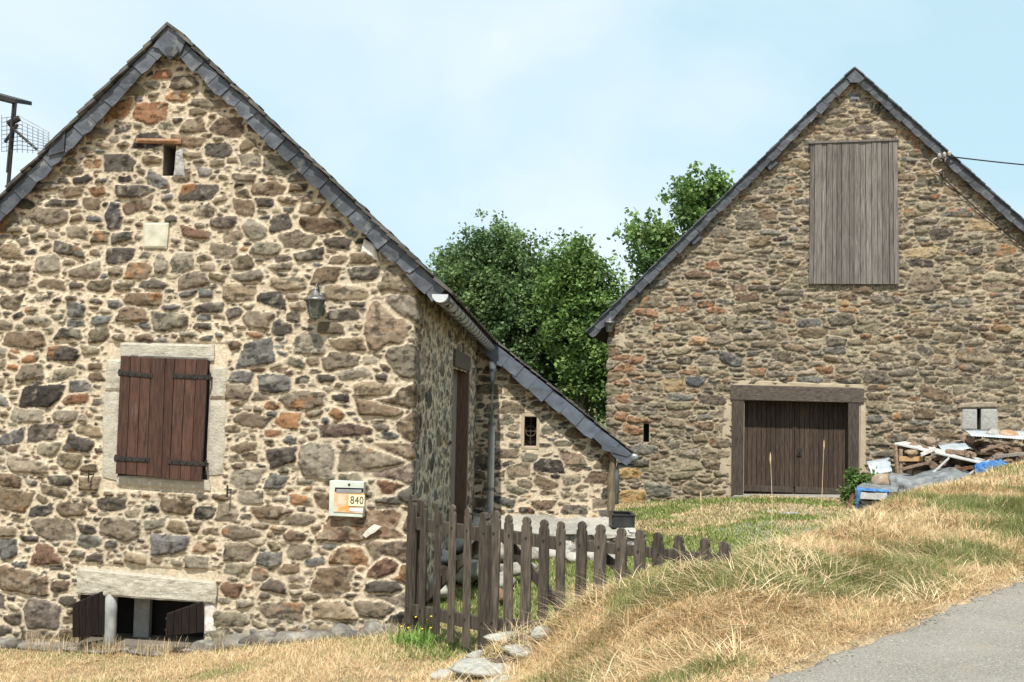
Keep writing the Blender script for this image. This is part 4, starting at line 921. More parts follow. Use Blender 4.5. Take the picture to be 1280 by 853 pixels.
def text_part(txt, size, center, w, parent, material, off, sx=1.0):
    cu = bpy.data.curves.new('txt', 'FONT'); cu.body = txt; cu.size = size; cu.align_x = 'CENTER'; cu.align_y = 'CENTER'; cu.extrude = .001; cu.space_character = 1.08
    ob = bpy.data.objects.new('txt', cu); COL.objects.link(ob); dg = bpy.context.evaluated_depsgraph_get(); me = bpy.data.meshes.new_from_object(ob.evaluated_get(dg)); bpy.data.objects.remove(ob)
    mb = MB(); vs_ = [w.P(center[0] + v.co.x * sx, center[1] + v.co.y, off + v.co.z) for v in me.vertices]; mb.add(vs_, [tuple(p.vertices) for p in me.polygons]); return mb.build('house_number', material, parent)
text_part('840', .107, GW.uz(446, 626, .12), GW, npl, M_num, .1175, .80)
mb = MB(); wsp = [GW.uz(x, y, 0) for x, y in ((455, 668), (462, 660), (469, 655), (478, 658), (470, 665), (464, 668), (459, 672))]; 
mb.wprism(GW, wsp, .030, .052); mb.build('white_plaster_patch', M_whitestone, house)  # thin irregular patch of white plaster on the stonework

# antenna and the metal frame beyond the left roof slope
an = thing('tv_antenna', 'grid television antenna on a thin mast behind the left roof slope', 'antenna', at(14, 330, 17))
mb = MB(); base = at(14, 330, 17); tp = at(20, 131, 17)
mb.tube([at(8, 260, 17), at(19, 128, 17)], .03, 8); mb.build('mast', M_iron, an)
mb = MB(); a = at(13, 158, 16.9); b = at(46, 187, 16.9); mb.tube([a, b], .022, 6); mb.tube([at(10, 155, 16.9), at(24, 148, 16.9)], .05, 8); mb.tube([at(6, 178, 16.9), at(22, 156, 16.9)], .025, 6); mb.build('boom', M_iron, an)
mb = MB()
for k in range(9):
    t = k / 8; p0 = at(2 + 38 * t * .4, 146 + 6 * t, 16.8); mb.tube([at(2, 148 + k * 5.2, 17.2), at(24, 145 + k * 5.2, 17.0), at(62, 166 + k * 3, 16.6)], .006, 4)
for k in range(10): mb.tube([at(2 + k * 6.5, 144 + k * 2.4, 17.1 - k * .04), at(2 + k * 6.5, 190 + k * .3, 17.1 - k * .04)], .006, 4)
mb.build('reflector_grid', M_zinc, an)
fr2 = thing('metal_flue_frame', 'dark metal frame with a small flat cap at the far left edge above the roof', 'metal frame', at(0, 330, 14.5))
mb = MB(); mb.tube([at(9, 216, 14.5), at(17, 128, 14.5)], .018, 6); mb.tube([at(-22, 216, 14.9), at(-16, 120, 14.9)], .018, 6); mb.tube([at(17, 128, 14.5), at(-16, 120, 14.9)], .03, 6); mb.build('post', M_iron, fr2)
mb = MB(); mb.prism([at(-40, 108, 14.9), at(19, 124, 14.4), at(19, 129, 14.4), at(-40, 114, 14.9)], (.0, .5, .1)); mb.build('cap_sheet', M_iron, fr2)

# ================================================================== GATE AND FENCE
def picket(mb, p, d, n, w, h, t, z):
    """flat board with a rounded, shouldered top"""
    prof = [(-w / 2, 0), (w / 2, 0), (w / 2, h - w * .85), (w * .36, h - w * .62), (w * .44, h - w * .40), (w * .30, h - w * .12), (0, h), (-w * .30, h - w * .12), (-w * .44, h - w * .40), (-w * .36, h - w * .62), (-w / 2, h - w * .85)]
    tl_k = rp.uniform(-.022, .022); h_k = rp.uniform(-.15, .1) * w; prof = [(a + b * tl_k, b if b < h * .5 else b + h_k * rp.uniform(.6, 1.4)) for a, b in prof]
    d3 = np.array([*d, 0]); n3 = np.array([*n, 0]); mb.prism([np.array([p[0], p[1], z]) + d3 * a + np.array([0, 0, b]) - n3 * t / 2 for a, b in prof], n3 * t)
def px_on(w, px, py): u, z = w.uz(px, py); return u, z
# line of leaf one: from the house corner to the meeting point
g_a = at(515, 700, 10.85)[:2]; g_b = at(608, 700, 9.72)[:2]; g_c = at(907, 700, 8.22)[:2]; g_b2 = at(619, 700, 9.70)[:2]
W1 = Wall(g_a, g_b - g_a); W2 = Wall(g_b2, g_c - g_b2)
rp = random.Random(5)
def leaf(label, name, cat, W_, xs, tops, bot, width, rails, braces, tall, group=None, postfirst=False):
    c = W_.P(W_.uz(xs[0], tops[0])[0], 0); root = thing(name, label, cat, (c[0], c[1], gz(c[0], c[1])), group)
    for i, (x, ty) in enumerate(zip(xs, tops)):
        u, zt = W_.uz(x, ty, .03); big = (i in tall)
        ww = width[i] if isinstance(width, (list, tuple)) else width
        zb_ = zt - 1.21 * rp.uniform(.985, 1.015) if bot is None else bot
        mb = MB(); p = W_.P(u, 0, .03 if not big else .02); d_ = W_.d + np.array([0, 0, 0]); 
        picket(mb, p[:2], W_.d[:2], W_.n[:2], ww * rp.uniform(.93, 1.05), zt - zb_, .05 if big else .024, zb_)
        ob = mb.build('picket' if not big else 'gate_post', M_fence, root, bevel=.004)
        bolt = MB()
        for (ra, rb_) in rails:
            t_ = (u - W_.uz(xs[0], ra[0])[0]) / max(1e-6, (W_.uz(xs[-1], ra[1])[0] - W_.uz(xs[0], ra[0])[0])); zr_ = W_.uz(xs[0], ra[0])[1] * (1 - t_) + W_.uz(xs[-1], ra[1])[1] * t_ - .04
            P_ = W_.P(u, zr_, .042 if not big else .045); bolt.tube([P_, P_ + W_.n * .008], .010, 6)
        bolt.split('bolt', M_iron, ob)
    for (ra, rb_) in rails:
        a = W_.uz(xs[0] - 2, ra[0], -.02); b = W_.uz(xs[-1] + 2, ra[1], -.02); a2 = W_.uz(xs[0] - 2, rb_[0], -.02); b2 = W_.uz(xs[-1] + 2, rb_[1], -.02)
        mb = MB(); mb.wprism(W_, [a2, b2, b, a], -.032, .016); mb.build('rail', M_fence, root, bevel=.004)
    for (x0, y0, x1, y1, t_) in braces:
        a = W_.uz(x0, y0, -.03); b = W_.uz(x1, y1, -.03); d_ = (b - a) / np.linalg.norm(b - a); nn_ = np.array([-d_[1], d_[0]]) * t_ / 2
        mb = MB(); mb.wprism(W_, [a - nn_, b - nn_, b + nn_, a + nn_], -.062, -.034); mb.build('brace', M_fence, root, bevel=.004)
    return root
leaf('left picket gate leaf of dark weathered wood beside the house corner', 'picket_gate', 'gate', W1, [514, 530, 549, 567, 586, 607], [620, 625, 628, 630, 634, 638], None, [.11, .095, .095, .098, .105, .135], [((645, 660), (660, 678)), ((754, 772), (768, 790))], [(527, 752, 600, 676, .09)], (0, 5), 'picket gate leaves')
leaf('middle picket gate leaf with a long brace, right of the gate meeting posts', 'picket_gate', 'gate', W2, [619, 638, 659, 681, 702], [639, 642, 645, 647, 650], None, [.10, .098, .102, .105, .09], [((660, 672), (676, 688)), ((772, 778), (788, 794))], [(627, 670, 716, 782, .09)], (), 'picket gate leaves')
leaf('right run of picket fence sinking into the dry grass bank', 'picket_fence', 'fence', W2, [726, 750, 775, 799, 825, 851, 879, 907], [652, 655, 658, 662, 665, 667, 671, 674], None, [.10, .104, .10, .102, .104, .102, .104, .115], [((674, 694), (688, 706)), ((770, 790), (784, 802))], [(745, 690, 812, 742, .075)], ())
# post behind the corner carrying the gate
mb = MB(); p = W1.P(-.02, 0, -.11); mb.box((p[0], p[1], .9), W1.d * .045, W1.n * .045, (0, 0, .62)); tag(mb.build('hinge_post', M_fence, bevel=.006), 'dark square hinge post standing against the house corner behind the gate', 'post')

# ================================================================== ROCKS AND PAVING
ICO = None
def rock_mesh(seed, sx, sy, sz, flat=0.0, sub=3, col=(.3, .28, .25), rough=.25):
    import bmesh
    bm = bmesh.new(); bmesh.ops.create_icosphere(bm, subdivisions=sub, radius=1.0); V = np.array([v.co[:] for v in bm.verts]); Fq = np.array([[v.index for v in f.verts] for f in bm.faces]); bm.free()
    rg = np.random.default_rng(seed); nn_ = Noise(seed)
    for k in range(11):      # chop facets
        d = rg.normal(size=3); d /= np.linalg.norm(d); c = rg.uniform(.62, .9); s_ = V @ d; V = V - np.outer(np.maximum(0, s_ - c) * .92, d)
    r_ = 1 + rough * .5 * (nn_.f(V[:, 0] * 2 + 9, V[:, 1] * 2 + V[:, 2] * 1.7, 4) - .5); V = V * r_[:, None] * np.array([sx, sy, sz])
    C = np.array(col)[None] * (.75 + .5 * nn_.f(V[:, 0] * 9 + 3, V[:, 2] * 12 + V[:, 1] * 5, 3))[:, None]; k = sstep(.56, .66, nn_.f(V[:, 0] * 7, V[:, 2] * 7 + V[:, 1] * 9, 4))[:, None]; C = C * (1 - k * .4) + np.array([.42, .40, .35]) * k * .4
    return V, Fq, C
def rock(name, seed, loc, size, rot=0, col=(.3, .28, .25), label=None, cat='stone', group=None, rough=.25, material=None, tilt=0.0):
    V, Fq, C = rock_mesh(seed, *size, col=col, rough=rough); c, s_ = math.cos(rot), math.sin(rot); V2 = V.copy(); V2[:, 0] = V[:, 0] * c - V[:, 1] * s_; V2[:, 1] = V[:, 0] * s_ + V[:, 1] * c; V2[:, 2] += tilt * V2[:, 0]
    o = fast_mesh(name, material or M_rock, V2, Fq, attrs={'Col': C}, smooth=False); o.location = loc; tag(o, label, cat, group); return o
rr_ = random.Random(77)
# footing stones along the base of the near gable
for k in range(26):
    u = WL + .3 + k * (abs(WL) - .25) / 26 + rr_.uniform(-.05, .05)
    if base_o[0] - .05 < u < base_o[1] - .02 and True: sc_ = .3
    else: sc_ = 1
    p = GW.P(u, 0, rr_.uniform(.0, .10)); g = gz(p[0], p[1])
    rock('footing_stone', 100 + k, (p[0], p[1], g + .02), (rr_.uniform(.12, .32), rr_.uniform(.05, .10), rr_.uniform(.04, .12) * sc_), rr_.uniform(-.3, .1), rr_.choice([(.12, .115, .105), (.16, .15, .13), (.11, .095, .08), (.19, .175, .15)]), 'rough grey footing stone along the base of the near house gable', 'stone', 'footing stones of the near house', rough=.7)
# flagstones and rubble at the foot of the bank, in front of the gate
fl = [(618, 842, 8.5, .34, .22, .06, 0), (655, 833, 8.6, .20, .16, .05, .4), (575, 850, 8.3, .20, .15, .05, .2), (640, 816, 8.95, .24, .12, .05, .1), (600, 822, 8.9, .16, .12, .05, .9), (668, 806, 9.0, .15, .10, .07, .3), (690, 792, 9.0, .14, .09, .07, 0), (725, 771, 8.95, .17, .08, .06, .2), (555, 838, 8.8, .12, .1, .04, .6), (632, 852, 8.2, .2, .14, .05, -.3), (680, 822, 8.6, .16, .12, .06, 0)]
for k, (x, y, Y, a, b, c, r_) in enumerate(fl):
    p = at(x, y, Y); g = gz(p[0], p[1]); rock('flagstone', 200 + k, (p[0], p[1], g + .01), (a, b, c), r_, (.34, .33, .29), 'pale flat flagstone bedded at the foot of the bank in front of the gate', 'stone', 'pale stones at the foot of the bank', rough=.75)
for k in range(38):
    t = rr_.random(); c0 = np.array([-.55, 8.15]) * (1 - t) + np.array([.42, 8.98]) * t; p = c0 + np.array([rr_.uniform(-.16, .12), rr_.uniform(-.12, .10)]); g = gz(*p); s_ = rr_.uniform(.5, 1.3); dk_ = rr_.random() < .5
    rock('rubble_stone', 700 + k % 12, (p[0], p[1], g + .012), (.085 * s_, .06 * s_, .032 * s_), rr_.uniform(0, 3), (.11, .075, .055) if dk_ else (.30, .28, .24), 'small dark reddish stone among the slabs at the foot of the bank' if dk_ else 'small pale grey stone among the slabs at the foot of the bank', 'stone', 'dark rubble at the bank foot' if dk_ else 'pale rubble at the bank foot', rough=.7)
# red broken tiles along the crest
for k in range(46):
    t = rr_.random(); x = 690 + 190 * t + rr_.uniform(-8, 8); s_ = rr_.uniform(.6, 1.2)
    c0 = np.array([.25, 8.95]) * (1 - t) + np.array([1.35, 8.35]) * t; p = c0 + np.array([rr_.uniform(-.08, .10), rr_.uniform(-.22, .06)]); g = gz(*p)
    rock('broken_tile', 260 + k % 9, (p[0], p[1], g + .02), (.06 * s_, .045 * s_, .022 * s_), rr_.uniform(0, 3), (.24, .09, .055), 'small red broken tile along the top of the bank by the fence', 'tile', 'red broken tiles on the bank', tilt=rr_.uniform(-.5, .5))
for k in range(26):
    p = np.array([rr_.uniform(2.6, 4.3), 0]); p[1] = np.interp(p[0], [2.0, 3.15, 4.7], [8.8, 10.5, 13]) + rr_.uniform(-.1, .35); g = gz(*p); s_ = rr_.uniform(.7, 1.3)
    rock('broken_tile', 270 + k % 9, (p[0], p[1], g + .02), (.07 * s_, .05 * s_, .022 * s_), rr_.uniform(0, 3), (.26, .11, .065), 'red broken tile on the bank edge beyond the end of the fence', 'tile', 'red broken tiles beyond the fence', tilt=rr_.uniform(-.4, .4))
# terrace in front of the annex: a low dry stone wall with pale flags on top
ty0 = 17.3; tw = thing('stone_terrace', 'low pale stone terrace in front of the annex behind the picket fence', 'terrace', (0.4, ty0, 0))
tL, tR = -.55, at(792, 665, ty0)[0]
masonry('terrace_wall', tw, [(tL, ty0), (tR, ty0), (tR + .1, 20.5)], -.4, .47, .03, 71, [(.2, .32, 20, .04), (.12, .2, 60, .04), (.06, .1, 200, .05)], lambda U, Z: Z < .46, [((.34, .32, .28), 3), ((.2, .18, .15), 2), ((.45, .43, .39), 3), ((.1, .09, .08), 2)], (.25, .22, .18), gap=.12, relief=(.02, .1), asp=(1.5, 3), mrel=-.03, rough=.03)
rt = np.random.default_rng(72); ns = Noise(72); xs_ = np.linspace(tL - .05, tR + .12, 70); ys_ = np.linspace(ty0 - .06, 20.6, 70); X, Y = np.meshgrid(xs_, ys_)
cell = np.floor(X * 2.1 + .5 * ns.v(X, Y)) * 13.7 + np.floor(Y * 1.9 + np.floor(X * 2.1) * .4) * 7.3; hh = .45 + .05 * (np.sin(cell * 12.98) * .5) + .05 * (ns.f(X * 4, Y * 4, 3) - .5)
Cc = np.array([.40, .38, .33])[None, None] * (.7 + .35 * (np.sin(cell * 7.7) * .5 + .5))[..., None] * (.8 + .4 * ns.f(X * 9, Y * 9, 3))[..., None]
idx = np.arange(X.size).reshape(X.shape); fast_mesh('paving', M_rock, np.stack([X, Y, hh], -1).reshape(-1, 3), np.stack([idx[:-1, :-1], idx[:-1, 1:], idx[1:, 1:], idx[1:, :-1]], -1).reshape(-1, 4), tw, {'Col': Cc.reshape(-1, 3)}, smooth=False)
# rubble beside the steps, seen through the gate
for k in range(44):
    x = rr_.uniform(524, 650); Y = rr_.uniform(12.6, 16.5); p = at(x, 700, Y); zt = -.1 + .5 * rr_.random() ** 1.5; g = gz(p[0], p[1])
    rock('rubble_stone', 300 + k, (p[0], p[1], g + .08 + .35 * rr_.random() * (Y - 12) / 4), (rr_.uniform(.14, .32), rr_.uniform(.12, .2), rr_.uniform(.06, .14)), rr_.uniform(0, 3), rr_.choice([(.34, .32, .28), (.2, .18, .15), (.12, .1, .08), (.27, .25, .21), (.2, .12, .08)]), 'rough stone in the rubble steps seen through the left gate leaf', 'stone', 'rubble behind the gate')
for k in range(12):
    x = rr_.uniform(660, 770); Y = rr_.uniform(16.2, 17.1); p = at(x, 700, Y); g = gz(p[0], p[1])
    rock('rubble_stone', 360 + k, (p[0], p[1], g + .08), (rr_.uniform(.12, .28), .15, rr_.uniform(.07, .13)), rr_.uniform(0, 3), rr_.choice([(.36, .34, .3), (.22, .2, .17), (.4, .38, .34)]), 'loose stone at the foot of the terrace behind the middle gate leaf', 'stone', 'stones below the terrace')
# black planter on the terrace by the annex post
pc = at(777, 645, 18.6); pl_ = thing('plastic_trough', 'black plastic trough on the right end of the terrace by the downpipe', 'trough', (pc[0], pc[1], .47))
mb = MB(); z0_, z1_, t_ = .47, .66, .015; a, b = .17, .30
for (cx, cy, hx, hy) in ((0, -b, a, t_), (0, b, a, t_), (-a, 0, t_, b), (a, 0, t_, b)): mb.box((pc[0] + cx, pc[1] + cy, (z0_ + z1_) / 2), (hx, 0, 0), (0, hy, 0), (0, 0, (z1_ - z0_) / 2 + (.002 if hx < hy else 0)))
mb.box((pc[0], pc[1], z0_ + .01), (a - .02, 0, 0), (0, b - .02, 0), (0, 0, .008)); mb.build('tub', mat('black_plastic', (.02, .02, .022), .45, (.04, .04, .042), 9), pl_)
mb = MB()
for (cx, cy, hx, hy) in ((0, -b, a + .03, .03), (0, b, a + .03, .03), (-a, 0, .03, b - .03), (a, 0, .03, b - .03)): mb.box((pc[0] + cx, pc[1] + cy, z1_ + .012), (hx, 0, 0), (0, hy, 0), (0, 0, .008))
mb.build('rim', mat('black_plastic_rim', (.03, .03, .032), .4), pl_)
# path of worn concrete before the barn door
def patch(name, px, Y0, Y1, seed, mat_, n=40, label=None):
    ns = Noise(seed); a = np.linspace(0, 1, n); pts = []
    cx = at(px, 640, (Y0 + Y1) / 2)[0]; cy = (Y0 + Y1) / 2; r_y = (Y1 - Y0) / 2
    vs_ = [(cx, cy, gz(cx, cy) + .014)]; 
    for ring in (.35, .7, 1.0):
        for k in range(n):
            w_ = 2 * math.pi * k / n; rr = ring * (.7 + .6 * ns.f(np.array([3 + 2 * math.cos(w_)]), np.array([3 + 2 * math.sin(w_)]), 3)[0]); x = cx + math.cos(w_) * rr * r_y * .55; y = cy + math.sin(w_) * rr * r_y; vs_.append((x, y, gz(x, y) + (.014 if ring < 1 else -.02)))
    fs_ = [(0, 1 + k, 1 + (k + 1) % n) for k in range(n)]
    for r_ in range(2): fs_ += [(1 + r_ * n + k, 1 + (r_ + 1) * n + k, 1 + (r_ + 1) * n + (k + 1) % n, 1 + r_ * n + (k + 1) % n) for k in range(n)]
    mb = MB(); mb.add(vs_, fs_); tag(mb.build(name, mat_, smooth=True), kind='structure')
patch('path', 962, 18.8, 23.6, 81, M_flag); patch('path', 1000, 23.4, 26.2, 82, M_flag)

# ================================================================== PILE BESIDE THE BARN
def bp(px, py, off): u, z = BW.uz(px, py, off); return BW.P(u, z, off)
def log(mb, c, axis, r, L_, seed):
    rg = random.Random(seed); n = rg.choice([4, 5, 6, 8]); ax = np.array(axis, float); ax /= np.linalg.norm(ax); a = np.cross(ax, (0, 0, 1.0)); a /= np.linalg.norm(a); b = np.cross(ax, a); ph = rg.random() * 6
    ring = [(a * math.cos(ph + 2 * math.pi * k / n) * rg.uniform(.75, 1.15) + b * math.sin(ph + 2 * math.pi * k / n) * rg.uniform(.6, 1.1)) * r for k in range(n)]
    mb.prism([np.array(c) - ax * L_ / 2 + q for q in ring], ax * L_)
def stack(x0, x1, y0, y1, off, label, seed, rad=.085, grp='firewood logs'):
    rg = random.Random(seed); a = BW.uz(x0, y1, off); b = BW.uz(x1, y0, off); z = a[1] + rad; row = 0; k = 0
    while z < b[1]:
        u = a[0] + rad * (1 + (row % 2))
        while u < b[0]:
            r_ = rad * rg.uniform(.6, 1.35); mb = MB(); P_ = BW.P(u + rg.uniform(-.03, .03), z + rg.uniform(-.03, .03), off - .22 + rg.uniform(-.10, .10)); log(mb, P_, BW.n + BW.d * rg.choice([rg.uniform(-.25, .25), rg.uniform(-1.6, 1.6)]) + np.array([0, 0, rg.uniform(-.15, .15)]), r_, .48, seed * 100 + k)
            tag(mb.build('firewood_log', M_log, bevel=.006), label, 'log', grp); u += r_ * 2.0; k += 1
        z += rad * 1.75; row += 1
stack(1117, 1160, 560, 612, 1.4, 'split log in the left firewood stack under the long pale board', 1, grp='left firewood stack')
stack(1164, 1216, 566, 612, 1.6, 'split log in the middle of the firewood pile above the grey tarp', 2, grp='middle firewood stack')
stack(1231, 1300, 554, 605, 1.5, 'split log in the right firewood stack under the tin sheet', 3, grp='right firewood stack')
stack(1198, 1236, 549, 600, .8, 'dark split log against the barn wall between the tin sheets', 4, grp='rear firewood stack')
def corr(name, label, p00, p10, p11, p01, waves, amp, group=None, material=None):
    """corrugated sheet between four corners, ridges running p00->p01"""
    p00, p10, p11, p01 = [np.array(p, float) for p in (p00, p10, p11, p01)]; n = waves * 6 + 1; nrm = np.cross(p10 - p00, p01 - p00); nrm /= np.linalg.norm(nrm); 
    if nrm[2] < 0: nrm = -nrm
    vs_ = []; fs_ = []
    for s_ in (0, 1):
        for j in range(5):
            for i in range(n):
                a = i / (n - 1); b = j / 4; q = (p00 * (1 - a) + p10 * a) * (1 - b) + (p01 * (1 - a) + p11 * a) * b; vs_.append(q + nrm * (amp * math.sin(a * waves * 2 * math.pi) - s_ * .004 + .02 * math.sin(b * 3 + a * 2)))
    T = n * 5
    for j in range(4):
        for i in range(n - 1): b0 = j * n + i; fs_ += [(b0, b0 + 1, b0 + n + 1, b0 + n), (T + b0 + n, T + b0 + n + 1, T + b0 + 1, T + b0)]
    edge = [j * n for j in range(5)] ; 
    for i in range(n - 1): fs_ += [(i + 1, i, T + i, T + i + 1), (4 * n + i, 4 * n + i + 1, T + 4 * n + i + 1, T + 4 * n + i)]
    for j in range(4): fs_ += [(j * n, (j + 1) * n, T + (j + 1) * n, T + j * n), ((j + 1) * n + n - 1, j * n + n - 1, T + j * n + n - 1, T + (j + 1) * n + n - 1)]
    mb = MB(); mb.add(vs_, fs_); tag(mb.build(name, material or M_tin, smooth=True), label, 'tin sheet', group)
corr('tin_sheet', 'small corrugated tin sheet leaning at the left end of the firewood pile', bp(1090, 595, 1.6), bp(1115, 590, 1.5), bp(1112, 571, 1.0), bp(1083, 577, 1.1), 9, .006)
corr('tin_sheet', 'short corrugated tin sheet lying tilted in the middle of the pile', bp(1181, 569, 1.5), bp(1214, 561, 1.4), bp(1203, 550, .5), bp(1172, 556, .6), 11, .006)
corr('tin_sheet', 'long flat tin sheet weighted with stones under the barn slit window', bp(1214, 545, 1.5), bp(1300, 552, 1.5), bp(1300, 537, .35), bp(1205, 538, .35), 24, .005)
mb = MB(); a, b, c, d = bp(1118, 556, 1.6), bp(1232, 582, 1.9), bp(1236, 577, 1.1), bp(1130, 554, .9); mb.prism([a, b, c, d], (0, 0, .045)); tag(mb.build('long_board', M_board, bevel=.008), 'long pale board sloping down across the firewood pile', 'board')
mb = MB(); mb.tube([bp(1119, 556, 1.62), bp(1122, 592, 1.55)], .05, 6); mb.tube([bp(1126, 562, 1.62), bp(1126, 592, 1.55)], .05, 6); tag(mb.build('end_stakes', M_log), 'rusty brown stakes holding the left end of the firewood stack', 'stakes')
mb = MB(); mb.prism([bp(1124, 577, 1.66), bp(1154, 577, 1.66), bp(1154, 571, 1.66), bp(1124, 571, 1.66)], BW.n * -.4); tag(mb.build('timber_offcut', M_timber, bevel=.006), 'yellowish timber offcut lying in the left firewood stack', 'timber')
for k, (x, y, off, s_, lab) in enumerate(((1140, 566, 1.6, .13, 'tan stone wedged under the long pale board'), (1160, 552, .9, .15, 'rounded brown stone on top of the firewood behind the board'), (1241, 543, 1.0, .18, 'grey stone weighing down the long tin sheet'), (1261, 544, 1.0, .20, 'orange brown stone weighing down the long tin sheet'), (1104, 602, 2.2, .27, 'large tan boulder on the end of the grey tarp'), (1178, 557, .5, .13, 'small brown stone behind the middle tin sheet'))):
    rock('weight_stone', 400 + k, bp(x, y, off), (s_ * 1.35, s_, s_ * .75), .2 * k, [(.3, .22, .14), (.24, .18, .13), (.33, .31, .28), (.36, .2, .1), (.30, .23, .16), (.2, .16, .13)][k], lab)
def drape(name, label, material, ctrl, seed, amp=.05, n=26, cat='tarp'):
    """a crumpled sheet over a grid of control points rows x cols, with folds and thickness"""
    G = np.array(ctrl, float); r_, c_ = G.shape[:2]; a = np.linspace(0, r_ - 1.001, n); b = np.linspace(0, c_ - 1.001, n * 2); A, B = np.meshgrid(a, b, indexing='ij'); ai = A.astype(int); bi = B.astype(int); fa = (A - ai)[..., None]; fb = (B - bi)[..., None]
    P_ = (G[ai, bi] * (1 - fa) + G[ai + 1, bi] * fa) * (1 - fb) + (G[ai, bi + 1] * (1 - fa) + G[ai + 1, bi + 1] * fa) * fb; ns = Noise(seed)
    P_ = P_ + BW.n * (amp * 2 * (np.abs(ns.f(A * 2.2, B * 2.2, 4) - .5) * 2)[..., None]) + np.array([0, 0, 1.]) * (amp * (ns.f(A * 3 + 5, B * 2, 3) - .5)[..., None])
    idx = np.arange(A.size).reshape(A.shape); Fq = np.stack([idx[:-1, :-1], idx[:-1, 1:], idx[1:, 1:], idx[1:, :-1]], -1).reshape(-1, 4); V = P_.reshape(-1, 3); org = V.mean(0); org[2] = V[:, 2].min()
    o = fast_mesh(name, material, V, Fq, smooth=True, origin=org); sm = o.modifiers.new('s', 'SOLIDIFY'); sm.thickness = .012; tag(o, label, cat); return o
drape('grey_tarp', 'crumpled grey plastic tarp hanging over the front of the firewood pile', M_greytarp,
      [[bp(1112, 590, 1.3), bp(1140, 594, 1.4), bp(1170, 586, 1.5), bp(1195, 583, 1.5), bp(1214, 590, 1.4)], [bp(1110, 594, 2.3), bp(1140, 600, 2.4), bp(1168, 594, 2.4), bp(1192, 590, 2.4), bp(1216, 596, 2.3)], [bp(1118, 625, 2.6), bp(1142, 622, 2.8), bp(1170, 612, 2.9), bp(1196, 606, 2.9), bp(1220, 606, 2.8)]], 91, .09)
drape('blue_tarp', 'bright blue crumpled tarp at the right of the pile above the dry grass', M_bluetarp,
      [[bp(1221, 578, 1.8), bp(1236, 577, 1.8), bp(1250, 574, 1.8), bp(1262, 581, 1.8)], [bp(1217, 584, 2.2), bp(1232, 582, 2.3), bp(1248, 579, 2.3), bp(1264, 584, 2.2)], [bp(1222, 596, 2.5), bp(1236, 592, 2.6), bp(1250, 588, 2.6), bp(1264, 590, 2.5)]], 92, .10)
for k, (x0, y0, x1, y1, off, wd_, mt, lab) in enumerate(((1128, 588, 1160, 580, 1.75, .10, M_log, 'brown plank propped in the left firewood stack'), (1160, 598, 1186, 574, 1.9, .08, M_board, 'pale stick poking up out of the grey tarp'), (1186, 590, 1216, 586, 2.0, .12, M_rust, 'rusty plank lying on the grey tarp'),
        (1206, 598, 1236, 577, 2.0, .07, M_board, 'grey lath leaning by the blue tarp'), (1240, 573, 1282, 569, 1.7, .13, M_greywood, 'weathered grey plank across the right firewood stack'), (1150, 571, 1168, 563, 1.72, .16, M_whitestone, 'small white scrap under the long pale board'), (1225, 566, 1250, 558, 1.6, .09, M_log, 'dark plank end beneath the long tin sheet'))):
    a = bp(x0, y0, off); b = bp(x1, y1, off - .1); mb = MB(); mb.prism([a, b, b + BW.n * wd_, a + BW.n * wd_], (0, 0, .035 + wd_ * .3)); tag(mb.build('plank', mt, bevel=.006), lab, 'plank', 'planks and scraps in the pile')
# small covered heap of boards at the near end
hp_ = thing('board_heap', 'low heap of pale boards strapped under a blue edged sheet by the bank', 'heap', bp(1095, 640, 3.0))
mb = MB(); rgb = random.Random(12)
for (x0, x1, y0, y1, o_) in ((1075, 1109, 615.5, 624, 3.36), (1078, 1104, 626, 630, 3.1), (1083, 1110, 631, 634, 3.0), (1076, 1098, 636, 640, 3.15), (1080, 1112, 641, 646, 3.1)):
    a = bp(x0, y1, o_); b = bp(x1, y1 + 1.5, o_); mb.prism([a, b, b + [0, 0, (y1 - y0) * .0175], a + [0, 0, (y1 - y0) * .0175]], -BW.n * 1.0)
mb.build('boards', M_board, hp_, bevel=.008)
mb = MB()
for (x0, y0, x1, y1, o_) in ((1084, 640, 1112, 628, 3.3), (1082, 634, 1100, 640, 3.25), (1078, 648, 1108, 640, 3.3)):
    a = bp(x0, y0, o_); b = bp(x1, y1, o_); mb.prism([a, b, b + [0, 0, .07], a + [0, 0, .07]], -BW.n * .7)
mb.split('loose_board', M_board, hp_, bevel=.008)
dr_ = drape('grey_cover', None, M_greytarp, [[bp(1080, 603, 1.9), bp(1100, 603, 1.9), bp(1126, 606, 1.9)], [bp(1072, 608, 3.1), bp(1096, 611, 3.15), bp(1122, 613, 3.1)], [bp(1071, 611, 3.25), bp(1096, 614, 3.3), bp(1121, 616, 3.25)]], 93, .03, n=16)
dr_.name = 'grey_cover'
dr_.location = Vector(dr_.location) - Vector(hp_.location); dr_.parent = hp_
for k_ in ('category', 'label'):
    if k_ in dr_: del dr_[k_]
for q_, sd_ in (([[bp(1071, 609, 3.28), bp(1090, 611, 3.32), bp(1110, 613, 3.3)], [bp(1070, 612.5, 3.32), bp(1092, 614.5, 3.36), bp(1111, 616, 3.33)]], 94), ([[bp(1071, 611, 3.3), bp(1077, 612, 3.35)], [bp(1070, 628, 3.28), bp(1074, 626, 3.36)], [bp(1069, 638, 3.25), bp(1071, 641, 3.3)]], 95), ([[bp(1107, 613, 3.3), bp(1111, 614, 3.3)], [bp(1112, 624, 3.3), bp(1115, 626, 3.2)]], 96)):
    bs_ = drape('blue_sheet', None, M_bluetarp, q_, sd_, .025, n=12); bs_.location = Vector(bs_.location) - Vector(hp_.location); bs_.parent = hp_
    for k_ in ('category', 'label'):
        if k_ in bs_: del bs_[k_]
mb = MB(); mb.prism([bp(1053, 647, 3.1), bp(1056, 648, 3.1), bp(1069, 619, 2.9), bp(1066, 617, 2.9)], -BW.n * .25); tag(mb.build('rusty_panel', M_rust, bevel=.006), 'rusty brown panel leaning against the left end of the board heap', 'panel')

